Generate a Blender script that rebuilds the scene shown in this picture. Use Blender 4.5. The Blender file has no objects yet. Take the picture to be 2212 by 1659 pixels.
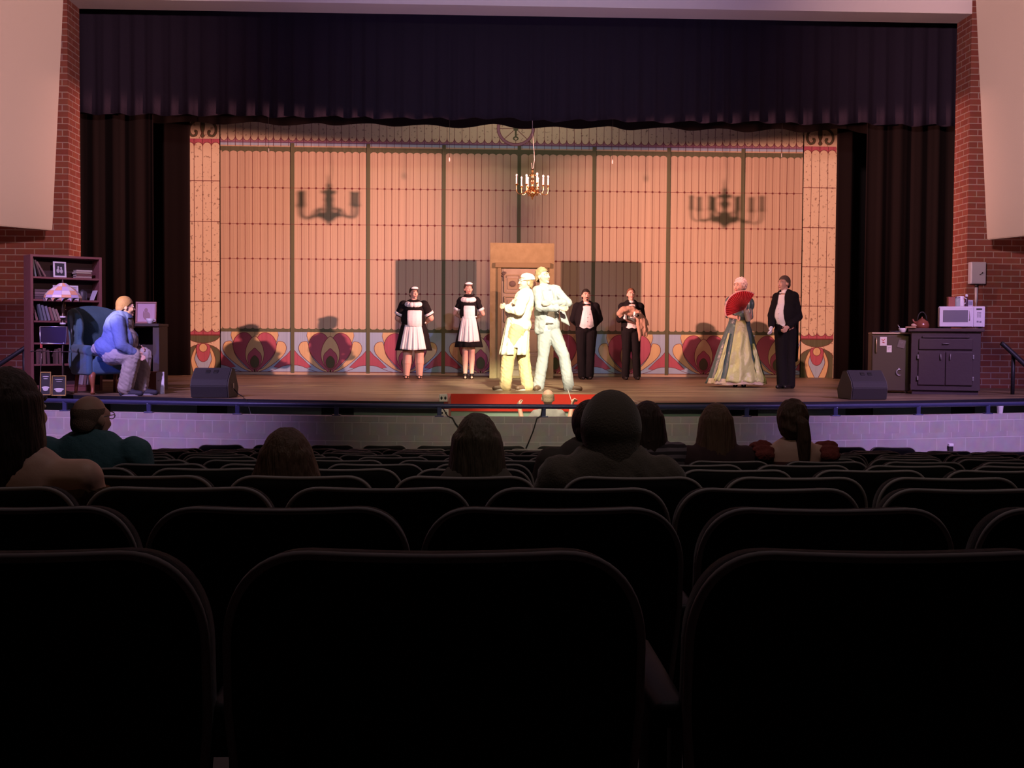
import bpy, bmesh, math, random
from mathutils import Vector, Matrix, noise
random.seed(7)
S = bpy.context.scene
C = S.collection
V = Vector
# ------------------------------------------------------------------ camera
F = 2580.0
CAMZ = 1.99
STG = 1.25          # stage floor height
TH = math.atan(94/2580.0); PS = math.radians(2.07); RO = 0.0068
fw = V((math.sin(PS)*math.cos(TH), math.cos(PS)*math.cos(TH), -math.sin(TH)))
r0 = V((math.cos(PS), -math.sin(PS), 0)); u0 = r0.cross(fw)
rt = r0*math.cos(RO)+u0*math.sin(RO); up = u0*math.cos(RO)-r0*math.sin(RO)
cd = bpy.data.cameras.new('camera'); cam = bpy.data.objects.new('camera', cd); C.objects.link(cam)
cd.sensor_fit = 'HORIZONTAL'; cd.sensor_width = 36; cd.lens = F/2212*36; cd.clip_start = .05; cd.clip_end = 200
M3 = Matrix((rt, up, -fw)).transposed()
cam.matrix_world = Matrix.Translation((0, 0, CAMZ)) @ M3.to_4x4()
S.camera = cam
# ------------------------------------------------------------------ world, exposure
w = bpy.data.worlds.new('world'); S.world = w; w.use_nodes = True
w.node_tree.nodes['Background'].inputs[0].default_value = (.9, .6, .65, 1)
w.node_tree.nodes['Background'].inputs[1].default_value = .004
S.view_settings.view_transform = 'Standard'; S.view_settings.look = 'None'
S.view_settings.exposure = 0; S.view_settings.gamma = 1; S.view_settings.use_curve_mapping = False
S.cycles.max_bounces = 6; S.cycles.diffuse_bounces = 3; S.cycles.sample_clamp_indirect = 4
# ------------------------------------------------------------------ lights
def spot(name, loc, tgt, col, watts, size, blend=.6, rad=.1, shutter=None):
    l = bpy.data.lights.new(name, 'SPOT'); o = bpy.data.objects.new(name, l); C.objects.link(o)
    l.energy = watts; l.color = col; l.spot_size = math.radians(size); l.spot_blend = blend; l.shadow_soft_size = rad
    o.location = loc; o.rotation_euler = (V(tgt)-V(loc)).to_track_quat('-Z', 'Y').to_euler()
    if shutter:   # top shutter blade: cut given as rise per unit of throw above the axis
        l.use_nodes = True; nt = l.node_tree; em = nt.nodes['Emission']
        tc = nt.nodes.new('ShaderNodeTexCoord'); sx = nt.nodes.new('ShaderNodeSeparateXYZ'); dv = nt.nodes.new('ShaderNodeMath'); dv.operation = 'DIVIDE'
        ab = nt.nodes.new('ShaderNodeMath'); ab.operation = 'ABSOLUTE'; mr = nt.nodes.new('ShaderNodeMapRange'); mr.interpolation_type = 'SMOOTHSTEP'
        nt.links.new(tc.outputs['Normal'], sx.inputs[0]); nt.links.new(sx.outputs[2], ab.inputs[0]); nt.links.new(sx.outputs[1], dv.inputs[0]); nt.links.new(ab.outputs[0], dv.inputs[1])
        nt.links.new(dv.outputs[0], mr.inputs['Value']); mr.inputs['From Min'].default_value = shutter[0]; mr.inputs['From Max'].default_value = shutter[1]
        mr.inputs['To Min'].default_value = 1; mr.inputs['To Max'].default_value = 0
        nt.links.new(mr.outputs[0], em.inputs['Strength'])
    return o
# side floods on the auditorium side walls: they throw the door, chandelier and figure shadows
spot('side_flood_right', (8.8, 16.5, 5.0), (-7.5, 25, 3.8), (1, .42, .35), 17500, 42, 1, .07, (.128, .150))
spot('side_flood_left', (-6.75, 16.5, 5.0), (9.6, 25, 3.8), (1, .42, .35), 17000, 42, 1, .07, (.128, .150))
# follow spot from the booth on the two men
spot('follow_spot', (2.0, 5.0, 7.6), (1.02, 17.7, 2.30), (1, .88, .62), 34000, 9.6, .5, .06)
spot('backdrop_fill', (1.6, -9, 7.4), (1.0, 23, 3.3), (1, .92, .62), 3400, 22, .8, .3)  # unseen fill added to lift the shadow areas of the backdrop
# down lights on the apron and the conductor
spot('down_light', (1.0, 16.2, 7.3), (1.0, 18.3, 1.25), (1, .74, .46), 1350, 78, .8, .2)
spot('conductor_special', (-.2, 10.0, 7.3), (1.0, 15.5, 1.1), (1, .85, .58), 3600, 17, .5, .1)
spot('frieze_fill', (1.0, 22.75, 7.7), (1.0, 25, 5.0), (1, .80, .50), 75, 125, .7, .2)  # unseen fill added to brighten the upper frieze
spot('pit_wall_fill', (.9, 6.5, 7.2), (1.0, 13.5, .8), (1, .82, .62), 900, 34, 1, .2)  # unseen fill added to brighten the middle of the block wall
# front of house colour wash
spot('foh_lavender_left', (-7.0, 2, 7.2), (-1.5, 22, 2.0), (.62, .50, 1), 3600, 23, .9, .15)
spot('foh_pink_right', (9.0, 2, 7.2), (3.0, 22, 2.0), (1, .27, .34), 2300, 25, .9, .15)
spot('foh_amber_right', (5.0, 2, 7.2), (5.8, 19.5, 1.8), (1, .75, .35), 1500, 10, .7, .15)
# blue-violet washes on both apron corners
spot('violet_wash_left', (-5.5, 8, 7.2), (-5.3, 14.6, 1.2), (.70, .45, 1), 4000, 50, .9, .15)
spot('violet_wash_right', (7.5, 8, 7.2), (6.8, 14.6, 1.2), (.70, .45, 1), 4200, 50, .9, .15)
# specials on the seated man
spot('amber_special', (-8.6, 7.5, 5.5), (-4.50, 15.6, 2.36), (1, .72, .35), 9000, 4.2, .7, .05)
spot('blue_special', (-8.2, 6.0, 6.2), (-4.7, 15.7, 1.95), (.08, .10, 1), 4200, 6, .6, .08)
# violet light on the ceiling beam; unseen fills added for side panels and audience
spot('panel_fill_left', (1.0, 4, 5.6), (-7.2, 17.3, 6.6), (1, .59, .62), 6600, 36, .9, .3)  # this and the next stand in for light bounced onto the panels
spot('panel_fill_right', (0.0, 4, 5.6), (9.1, 17.7, 6.6), (1, .59, .62), 7200, 36, .9, .3)
spot('house_violet', (.8, 10, 2.2), (.8, 19.0, 8.6), (.74, .52, 1), 1300, 62, .9, .3)
spot('audience_fill', (1.2, 1.5, 6.5), (1.0, 6.6, .9), (1, .78, .58), 50, 62, 1, .3)  # added fill in place of the hazy glow over the centre seats
spot('row_dim', (.8, 3.4, 7.4), (.8, 4.6, .8), (1, .80, .84), 120, 88, 1, .3)  # added overhead fill that picks out the near seat rims
spot('aisle_dim', (-3.5, 1.0, 4.5), (-1.2, 3.5, 1.5), (1, .66, .42), 14, 30, .9, .2)  # added fill for the woman in the left foreground
# unseen spot added in place of stage glow, rims heads and seats
spot('stage_glow_fill', (.8, 21.3, 6.5), (0.6, 6, 0.6), (1, .72, .62), 3600, 60, .8, .25)
# ------------------------------------------------------------------ projection helpers
def ray(px, py):
    return fw + rt*((px-1106)/F) + up*((829.5-py)/F)
def at(px, py, Y):
    d = ray(px, py); return V((0, 0, CAMZ)) + d*(Y/d.y)
def onz(px, py, Z):
    d = ray(px, py); return V((0, 0, CAMZ)) + d*((Z-CAMZ)/d.z)
def R(a): return math.radians(a)
def lerp(a, b, t): return a+(b-a)*t
# ------------------------------------------------------------------ materials
MATS = {}
def mat(name, col, rough=.6, metal=0, spec=.4, bump=None, vary=None, sheen=0, noise_scale=(1, 1, 1), emit=None):
    """bump=(scale, strength); vary=(scale, amount, second colour)"""
    if name in MATS: return MATS[name]
    m = bpy.data.materials.new(name); m.use_nodes = True; MATS[name] = m
    nt = m.node_tree; b = nt.nodes['Principled BSDF']
    b.inputs['Base Color'].default_value = (*col, 1); b.inputs['Roughness'].default_value = rough
    b.inputs['Metallic'].default_value = metal; b.inputs['Specular IOR Level'].default_value = spec
    if sheen: b.inputs['Sheen Weight'].default_value = sheen
    if emit: b.inputs['Emission Color'].default_value = (*emit[0], 1); b.inputs['Emission Strength'].default_value = emit[1]
    if bump or vary:
        tc = nt.nodes.new('ShaderNodeTexCoord'); mp = nt.nodes.new('ShaderNodeMapping')
        mp.inputs['Scale'].default_value = noise_scale
        nt.links.new(tc.outputs['Object'], mp.inputs['Vector'])
    if vary:
        n = nt.nodes.new('ShaderNodeTexNoise'); n.inputs['Scale'].default_value = vary[0]; n.inputs['Detail'].default_value = 6
        cr = nt.nodes.new('ShaderNodeValToRGB'); e = cr.color_ramp.elements
        vc = vary[3] if len(vary) > 3 else .5; e[0].position = vc-vary[1]; e[1].position = vc+vary[1]
        e[0].color = (*vary[2], 1); e[1].color = (*col, 1)
        nt.links.new(mp.outputs['Vector'], n.inputs['Vector']); nt.links.new(n.outputs['Fac'], cr.inputs['Fac'])
        nt.links.new(cr.outputs['Color'], b.inputs['Base Color'])
    if bump:
        n = nt.nodes.new('ShaderNodeTexNoise'); n.inputs['Scale'].default_value = bump[0]; n.inputs['Detail'].default_value = 4
        bp = nt.nodes.new('ShaderNodeBump'); bp.inputs['Strength'].default_value = bump[1]; bp.inputs['Distance'].default_value = .03
        nt.links.new(mp.outputs['Vector'], n.inputs['Vector']); nt.links.new(n.outputs['Fac'], bp.inputs['Height'])
        nt.links.new(bp.outputs['Normal'], b.inputs['Normal'])
    return m
def brickmat(name, axis, c1, c2, mortar, bw, rh, ms, off=.5, bump=.6, rough=.85):
    if name in MATS: return MATS[name]
    m = bpy.data.materials.new(name); m.use_nodes = True; MATS[name] = m
    nt = m.node_tree; b = nt.nodes['Principled BSDF']; b.inputs['Roughness'].default_value = rough
    b.inputs['Specular IOR Level'].default_value = .25
    g = nt.nodes.new('ShaderNodeNewGeometry'); sx = nt.nodes.new('ShaderNodeSeparateXYZ'); cx = nt.nodes.new('ShaderNodeCombineXYZ')
    nt.links.new(g.outputs['Position'], sx.inputs[0]); nt.links.new(sx.outputs[axis], cx.inputs[0]); nt.links.new(sx.outputs[2], cx.inputs[1])
    br = nt.nodes.new('ShaderNodeTexBrick'); nt.links.new(cx.outputs[0], br.inputs['Vector'])
    br.inputs['Scale'].default_value = 1; br.inputs['Brick Width'].default_value = bw; br.inputs['Row Height'].default_value = rh
    br.inputs['Mortar Size'].default_value = ms; br.inputs['Mortar Smooth'].default_value = .2; br.offset = off; br.inputs['Bias'].default_value = 0
    br.inputs['Color1'].default_value = (*c1, 1); br.inputs['Color2'].default_value = (*c2, 1); br.inputs['Mortar'].default_value = (*mortar, 1)
    n = nt.nodes.new('ShaderNodeTexNoise'); n.inputs['Scale'].default_value = 9; n.inputs['Detail'].default_value = 6
    nt.links.new(g.outputs['Position'], n.inputs['Vector'])
    mx = nt.nodes.new('ShaderNodeMix'); mx.data_type = 'RGBA'; mx.blend_type = 'MULTIPLY'; mx.inputs[0].default_value = .35
    nt.links.new(br.outputs['Color'], mx.inputs[6]); nt.links.new(n.outputs['Color'], mx.inputs[7])
    nt.links.new(mx.outputs[2], b.inputs['Base Color'])
    bp = nt.nodes.new('ShaderNodeBump'); bp.inputs['Strength'].default_value = bump; bp.inputs['Distance'].default_value = .01; bp.invert = True
    nt.links.new(br.outputs['Fac'], bp.inputs['Height']); nt.links.new(bp.outputs['Normal'], b.inputs['Normal'])
    return m
# ------------------------------------------------------------------ mesh helpers
def obj(name, bm, mats, parent=None, smooth=True, loc=None):
    me = bpy.data.meshes.new(name)
    if isinstance(bm, bmesh.types.BMesh):
        if smooth:
            for f in bm.faces: f.smooth = True
        bm.to_mesh(me); bm.free()
    else:
        me.from_pydata(*bm); me.update()
        if smooth: me.polygons.foreach_set('use_smooth', [True]*len(me.polygons))
    for m in (mats if isinstance(mats, (list, tuple)) else [mats]): me.materials.append(m)
    o = bpy.data.objects.new(name, me); C.objects.link(o)
    if parent: o.parent = parent
    if loc is not None: o.location = loc
    return o
def thing(name, label, cat, loc=(0, 0, 0), rotz=0, group=None):
    o = bpy.data.objects.new(name, None); C.objects.link(o); o.location = loc; o.rotation_euler = (0, 0, rotz)
    o.empty_display_size = .1; return tag(o, label, cat, group)
def tag(o, label, cat, group=None):
    o['label'] = label; o['category'] = cat
    if group: o['group'] = group
    return o
def struct(name, bm, m, smooth=False, label=None):
    o = obj(name, bm, m, None, smooth); o['kind'] = 'structure'
    if label: o['label'] = label
    return o
def NB(): return bmesh.new()
def box(bm, c, s, rot=None, bev=0, mi=0):
    """centre c, full size s"""
    r = bmesh.ops.create_cube(bm, size=1); vs = r['verts']
    M = Matrix.Translation(c) @ (rot.to_4x4() if rot is not None else Matrix.Identity(4)) @ Matrix.Diagonal((*s, 1))
    bmesh.ops.transform(bm, matrix=M, verts=vs)
    fs = {f for v in vs for f in v.link_faces}
    for f in fs: f.material_index = mi
    if bev:
        es = list({e for v in vs for e in v.link_edges})
        bmesh.ops.bevel(bm, geom=es, offset=bev, segments=2, affect='EDGES', profile=.5)
    return bm
def tube(bm, pts, rads, seg=10, mi=0, cap=True):
    pts = [V(p) for p in pts]; n = len(pts)
    if not isinstance(rads, (list, tuple)): rads = [rads]*n
    rings = []; ref = None
    for i, p in enumerate(pts):
        t = (pts[min(i+1, n-1)]-pts[max(i-1, 0)]).normalized()
        if ref is None: ref = t.orthogonal().normalized()
        ref = (ref - t*ref.dot(t)).normalized(); b = t.cross(ref)
        rings.append([bm.verts.new(p+(ref*math.cos(2*math.pi*k/seg)+b*math.sin(2*math.pi*k/seg))*rads[i]) for k in range(seg)])
    for a, b in zip(rings, rings[1:]):
        for k in range(seg):
            bm.faces.new((a[k], a[(k+1) % seg], b[(k+1) % seg], b[k])).material_index = mi
    if cap:
        bm.faces.new(rings[0][::-1]).material_index = mi; bm.faces.new(rings[-1]).material_index = mi
    return bm
def lathe(bm, prof, seg=20, c=(0, 0, 0), mi=0, wave=None):
    """prof: [(r,z)...]"""
    rings = []
    for r, z in prof:
        rings.append([bm.verts.new((c[0]+r*math.cos(2*math.pi*k/seg), c[1]+r*math.sin(2*math.pi*k/seg), c[2]+z)) for k in range(seg)])
    for a, b in zip(rings, rings[1:]):
        for k in range(seg): bm.faces.new((a[k], a[(k+1) % seg], b[(k+1) % seg], b[k])).material_index = mi
    bm.faces.new(rings[0][::-1]).material_index = mi; bm.faces.new(rings[-1]).material_index = mi
    return bm
def ell(bm, c, r, rot=None, seg=16, mi=0):
    n0 = len(bm.faces)
    rr = bmesh.ops.create_uvsphere(bm, u_segments=seg, v_segments=max(6, seg*2//3), radius=1)
    M = Matrix.Translation(c) @ (rot.to_4x4() if rot is not None else Matrix.Identity(4)) @ Matrix.Diagonal((*r, 1))
    bmesh.ops.transform(bm, matrix=M, verts=rr['verts'])
    if mi:
        for f in {f for v in rr['verts'] for f in v.link_faces}: f.material_index = mi
    return bm
def cone(bm, a, ra, b, rb, seg=14, mi=0):
    """rounded tapered capsule"""
    a = V(a); b = V(b); d = b-a; L = d.length
    if L < 1e-5: return ell(bm, a, (ra, ra, ra), mi=mi)
    t = d/L; pts = []; rads = []
    for k in range(4):
        an = math.pi/2*(1-k/3.6); pts.append(a-t*ra*math.sin(an)); rads.append(max(ra*math.cos(an), ra*.12))
    for k in range(4):
        an = math.pi/2*((k+.6)/3.6); pts.append(b+t*rb*math.sin(an)); rads.append(max(rb*math.cos(an), rb*.12))
    return tube(bm, pts, rads, seg, mi)
def prism(bm, pts, axis_o, ax, ay, depth, mi=0):
    """extrude a 2d outline: origin axis_o, plane axes ax, ay, depth vector"""
    ax, ay, depth, o = V(ax), V(ay), V(depth), V(axis_o)
    a = [bm.verts.new(o+ax*p[0]+ay*p[1]) for p in pts]; b = [bm.verts.new(v.co+depth) for v in a]
    n = len(pts)
    fs = [bm.faces.new(a), bm.faces.new(b[::-1])]
    for i in range(n): fs.append(bm.faces.new((a[i], b[i], b[(i+1) % n], a[(i+1) % n])))
    for f in fs: f.material_index = mi
    bmesh.ops.recalc_face_normals(bm, faces=fs)
    return bm
def loft(rings, seg=48, cap=True):
    """rings: list of functions or tuples (cx,cy,z,rx,ry,wave_n,wave_amp,phase)"""
    bm = NB(); rs = []
    for (cx, cy, z, rx, ry, n, a, ph) in rings:
        row = []
        for k in range(seg):
            t = 2*math.pi*k/seg; q = 1+a*math.sin(n*t+ph)+a*.5*math.sin((n*.5+1)//1*t+2*ph)
            row.append(bm.verts.new((cx+rx*q*math.cos(t), cy+ry*q*math.sin(t), z)))
        rs.append(row)
    for a, b in zip(rs, rs[1:]):
        for k in range(seg): bm.faces.new((a[k], a[(k+1) % seg], b[(k+1) % seg], b[k]))
    if cap: bm.faces.new(rs[0][::-1]); bm.faces.new(rs[-1])
    bmesh.ops.recalc_face_normals(bm, faces=bm.faces)
    return bm
def blob(bm, voxel=.008, smooth=3, keep=None, solid=0):
    """union overlapping closed shapes into one continuous skin"""
    bmesh.ops.recalc_face_normals(bm, faces=bm.faces)
    me = bpy.data.meshes.new('t'); bm.to_mesh(me); bm.free()
    o = bpy.data.objects.new('t', me); C.objects.link(o)
    md = o.modifiers.new('r', 'REMESH'); md.mode = 'VOXEL'; md.voxel_size = voxel
    if smooth: sm = o.modifiers.new('s', 'SMOOTH'); sm.factor = .5; sm.iterations = smooth
    dg = bpy.context.evaluated_depsgraph_get()
    me2 = bpy.data.meshes.new_from_object(o.evaluated_get(dg))
    bpy.data.objects.remove(o); bpy.data.meshes.remove(me)
    out = NB(); out.from_mesh(me2); bpy.data.meshes.remove(me2)
    if keep:
        dl = [f for f in out.faces if not keep(f.calc_center_median())]
        bmesh.ops.delete(out, geom=dl, context='FACES')
    return out
ORD = 'zeroth first second third fourth fifth sixth seventh eighth ninth tenth eleventh twelfth thirteenth fourteenth fifteenth sixteenth'.split()
# ================================================================== SETTING
brick_x = brickmat('red_brick_front', 0, (.24, .068, .052), (.29, .095, .068), (.42, .29, .26), .305, .1005, .009)
brick_y = brickmat('red_brick_return', 1, (.24, .068, .052), (.29, .095, .068), (.42, .29, .26), .305, .1005, .009)
cream = mat('cream_plaster', (.66, .56, .46), .8, bump=(60, .05))
white_plaster = mat('white_plaster', (.74, .68, .70), .8)
XL, XR, YO, YI, ZT = -6.47, 8.25, 19.6, 20.2, 7.42
def brickwall(name, x0, x1, xin):
    bm = NB()
    z0, z1 = -.5, 7.9
    q = [bm.verts.new(p) for p in ((x0, YO, z0), (x1, YO, z0), (x1, YO, z1), (x0, YO, z1))]; bm.faces.new(q)
    q2 = [bm.verts.new(p) for p in ((xin, YO, z0), (xin, YI, z0), (xin, YI, z1), (xin, YO, z1))]
    f = bm.faces.new(q2); f.material_index = 1
    xo = x0 if xin == x1 else x1
    q3 = [bm.verts.new(p) for p in ((xin, YI, z0), (xo, YI, z0), (xo, YI, z1), (xin, YI, z1))]; bm.faces.new(q3)
    return struct(name, bm, [brick_x, brick_y])
brickwall('wall_left', -12.5, XL, XL)
brickwall('wall_right', XR, 14.5, XR)
# canted cream panels over the brick on both sides
def panel(name, xe, dirx, diry):
    d = V((dirx, diry, 0)).normalized(); bm = NB()
    zb, zt = 3.65, 7.75
    b0 = V((xe, 18.86, zb)); t0 = V((xe, 19.5, zt)); L = 9.0
    n = V((-d.y, d.x, 0)); n = n if n.y > 0 else -n
    vs = []
    for off in (V((0, 0, 0)), n*.14):
        vs.append([bm.verts.new(p+off) for p in (b0, b0+d*L, t0+d*L, t0)])
    a, b = vs
    bm.faces.new(a); bm.faces.new(b[::-1])
    for i in range(4): bm.faces.new((a[i], b[i], b[(i+1) % 4], a[(i+1) % 4]))
    bmesh.ops.recalc_face_normals(bm, faces=bm.faces)
    bmesh.ops.bevel(bm, geom=list(bm.edges), offset=.012, segments=2, affect='EDGES')
    return struct(name, bm, cream)
panel('wall_left_upper', XL, -.63, -.76)
panel('wall_right_upper', XR, .37, -.93)
# soffit beam over the proscenium, with a stepped fascia, and the ceiling
bm = NB(); box(bm, ((XL+XR)/2, (YO+YI)/2, ZT+.4), (XR-XL, YI-YO, .8)); struct('trim_1', bm, white_plaster)
bm = NB(); box(bm, ((XL+XR)/2+4, YO-.03, ZT+.33), (XR-XL-8, .06, .10), bev=.01); struct('trim_2', bm, white_plaster)
bm = NB(); box(bm, (1, 5, 7.85), (27, 30, .14)); struct('ceiling', bm, white_plaster)
# proscenium header above the opening on both sides
dark_wall = mat('dark_wall_paint', (.012, .010, .011), .9)
bm = NB(); box(bm, (1, -12.1, 4), (27, .2, 9)); struct('wall_back', bm, dark_wall)
bm = NB(); box(bm, (-12.6, 4, 4), (.2, 33, 9)); struct('wall_far_left', bm, dark_wall)
bm = NB(); box(bm, (14.6, 4, 4), (.2, 33, 9)); struct('wall_far_right', bm, dark_wall)
bm = NB(); box(bm, (.9, 26.6, 4.2), (22, .2, 9)); struct('wall_upstage', bm, dark_wall)
bm = NB(); box(bm, (.9, 23.5, 8.40), (22, 6.6, .12)); struct('ceiling_stage', bm, dark_wall)
# sloped auditorium floor
PITCH = .856; D1 = 1.425; SEATH = .86
def rowd(k): return D1+PITCH*(k-1)
def rowz(k): return (CAMZ-.254-.0676*(k-1)-SEATH) if k < 14 else .026
def floorz(y):
    return max(.026, CAMZ-.254-.0676*(y-D1)/PITCH-SEATH)
carpet = mat('grey_floor', (.20, .15, .145), .8, bump=(40, .2), vary=(3, .3, (.16, .115, .11)))
bm = NB(); ys = [-12, -6, 0, 6, D1+PITCH*(CAMZ-.254-SEATH-.026)/.0676, 14.0]; rows = []
for y in ys: rows.append([bm.verts.new((x, y, floorz(y))) for x in (-12.6, 14.6)])
for a, b in zip(rows, rows[1:]): bm.faces.new((a[0], a[1], b[1], b[0]))
struct('floor', bm, carpet)
# orchestra pit floor
bm = NB(); box(bm, (1, 16, -.40), (27, 5, .1)); struct('floor_pit', bm, mat('pit_concrete', (.12, .12, .11), .8))
# stage with curved front and a notch for the conductor
def yf(x): return 14.2+(x-.75)**2/26.5
NX0, NX1, NY = -.30, 2.08, 16.5
front = [(x, yf(x)) for x in [-11+i*.4 for i in range(27)] if x < NX0-.05]
frontR = [(x, yf(x)) for x in [2.4+i*.4 for i in range(30)] if x < 13.2]
outline = front+[(NX0, yf(NX0)), (NX0, NY), (NX1, NY), (NX1, yf(NX1))]+frontR
planks = bpy.data.materials.new('stage_boards'); planks.use_nodes = True
nt = planks.node_tree; b = nt.nodes['Principled BSDF']
g = nt.nodes.new('ShaderNodeNewGeometry'); mp = nt.nodes.new('ShaderNodeMapping'); mp.inputs['Scale'].default_value = (.35, 2.6, 1)
n1 = nt.nodes.new('ShaderNodeTexNoise'); n1.inputs['Scale'].default_value = 1.6; n1.inputs['Detail'].default_value = 9; n1.inputs['Roughness'].default_value = .65
cr = nt.nodes.new('ShaderNodeValToRGB'); e = cr.color_ramp.elements
e[0].position = .38; e[0].color = (.055, .032, .024, 1); e[1].position = .68; e[1].color = (.36, .26, .16, 1)
nt.links.new(g.outputs['Position'], mp.inputs['Vector']); nt.links.new(mp.outputs['Vector'], n1.inputs['Vector'])
nt.links.new(n1.outputs['Fac'], cr.inputs['Fac']); nt.links.new(cr.outputs['Color'], b.inputs['Base Color'])
br = nt.nodes.new('ShaderNodeTexBrick'); br.inputs['Scale'].default_value = 1; br.inputs['Brick Width'].default_value = 2.4; br.inputs['Row Height'].default_value = .14
br.inputs['Mortar Size'].default_value = .004; nt.links.new(g.outputs['Position'], br.inputs['Vector'])
bp = nt.nodes.new('ShaderNodeBump'); bp.inputs['Strength'].default_value = .25; bp.inputs['Distance'].default_value = .01; bp.invert = True
nt.links.new(br.outputs['Fac'], bp.inputs['Height']); nt.links.new(bp.outputs['Normal'], b.inputs['Normal'])
b.inputs['Roughness'].default_value = .42; b.inputs['Specular IOR Level'].default_value = .35
bm = NB()
top = outline+[(13.2, 26.5), (-11, 26.5)]
prism(bm, top, (0, 0, STG), (1, 0, 0), (0, 1, 0), (0, 0, -.06)); struct('floor_stage', bm, planks)
edge_m = mat('stage_edge_black', (.012, .012, .02), .5)
bm = NB()
def strip(bm, pl, z0, z1, off, mi=0):
    r = []
    for i, p in enumerate(pl):
        r.append((bm.verts.new((p[0], p[1]-off, z0)), bm.verts.new((p[0], p[1]-off, z1))))
    for a, c in zip(r, r[1:]): bm.faces.new((a[0], c[0], c[1], a[1])).material_index = mi
for pl in (front+[(NX0, yf(NX0))], [(NX1, yf(NX1))]+frontR):
    pr = [(p[0], p[1]-.02) for p in pl]
    prism(bm, pr+[(p[0], p[1]+.0) for p in reversed(pl)], (0, 0, STG-.085), (1, 0, 0), (0, 1, 0), (0, 0, .09))
struct('trim_3', bm, edge_m)
# stage front below the lip: pale green boards between darker bays
green_p = mat('pale_green_board', (.34, .47, .38), .6, vary=(2, .3, (.28, .40, .33)))
green_d = mat('dark_green_board', (.05, .065, .05), .7)
bm = NB()
def frontwall(pl):
    for i in range(len(pl)-1):
        (x0, y0), (x1, y1) = pl[i], pl[i+1]
        mi = 1 if (i % 4 == 3) else 0
        o = .22 if mi == 0 else .30
        q = [bm.verts.new(p) for p in ((x0, y0+o, -.4), (x1, y1+o, -.4), (x1, y1+o, STG-.05), (x0, y0+o, STG-.05))]
        bm.faces.new(q).material_index = mi
frontwall(front+[(NX0, yf(NX0))]); frontwall([(NX1, yf(NX1))]+frontR)
struct('wall_stage_front', bm, [green_p, green_d])
red_c = mat('red_carpet_riser', (.62, .03, .015), .75, bump=(200, .2))
bm = NB(); box(bm, ((NX0+NX1)/2, NY+.02, STG-.12), (NX1-NX0, .05, .24)); struct('trim_4', bm, red_c)
bm = NB(); box(bm, ((NX0+NX1)/2, NY+.05, .35), (NX1-NX0, .05, 1.5)); struct('wall_notch', bm, green_p)
pale = mat('pale_side_board', (.62, .50, .42), .6, vary=(6, .2, (.45, .33, .26)))
bm = NB(); box(bm, (NX1-.03, (yf(NX1)+NY)/2, .451), (.05, NY-yf(NX1), 1.6)); struct('wall_notch_right', bm, pale)
bm = NB(); box(bm, (NX0+.03, (yf(NX0)+NY)/2, .451), (.05, NY-yf(NX0), 1.6)); struct('wall_notch_left', bm, mat('dark_red_board', (.18, .02, .015), .7))
# curved concrete-block pit wall
def yw(x): return 13.5+(x-.4)**2/36
blk = dict(c1=(.40, .36, .37), c2=(.45, .40, .41), mortar=(.56, .50, .52))
m_top = brickmat('painted_block_cap', 0, blk['c1'], blk['c2'], blk['mortar'], .203, .21, .006, .5, .5)
m_low = brickmat('painted_block', 0, blk['c1'], blk['c2'], blk['mortar'], .406, .21, .006, .5, .5)
bm = NB(); WT = 1.118; xs = [-9.5+i*.35 for i in range(58)]
for z0, z1, mi in ((-.4, WT-.21, 1), (WT-.21, WT, 0)):
    for x0, x1 in zip(xs, xs[1:]):
        for s, o in ((1, 0), (-1, .2)):
            q = [bm.verts.new(p) for p in ((x0, yw(x0)+o, z0), (x1, yw(x1)+o, z0), (x1, yw(x1)+o, z1), (x0, yw(x0)+o, z1))]
            bm.faces.new(q if s > 0 else q[::-1]).material_index = mi
for x0, x1 in zip(xs, xs[1:]):
    q = [bm.verts.new(p) for p in ((x0, yw(x0), WT), (x1, yw(x1), WT), (x1, yw(x1)+.2, WT), (x0, yw(x0)+.2, WT))]; bm.faces.new(q).material_index = 1
struct('wall_pit', bm, [m_top, m_low])
# ------------------------------------------------------------------ pit railing
blue_steel = mat('dark_blue_steel', (.045, .05, .13), .35, .2)
rail = thing('pit_railing', 'low dark blue steel railing along the top of the block wall', 'railing')
bm = NB(); xr = [-9.0+i*.3 for i in range(62)]
for dz in (1.238,):
    tube(bm, [(x, yw(x)+.1, dz) for x in xr], .026, 8)
obj('top_rail', bm, blue_steel, rail)
for px in (105, 308, 511, 729, 950, 1172, 1393, 1614, 1818, 2019, 2199):
    x = at(px, 885, 13.8).x
    bm = NB(); box(bm, (x, yw(x)+.1, WT+.055), (.05, .04, .108), bev=.004); box(bm, (x, yw(x)+.1, WT+.006), (.10, .09, .012), bev=.002)
    obj('post', bm, blue_steel, rail, False)
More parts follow.
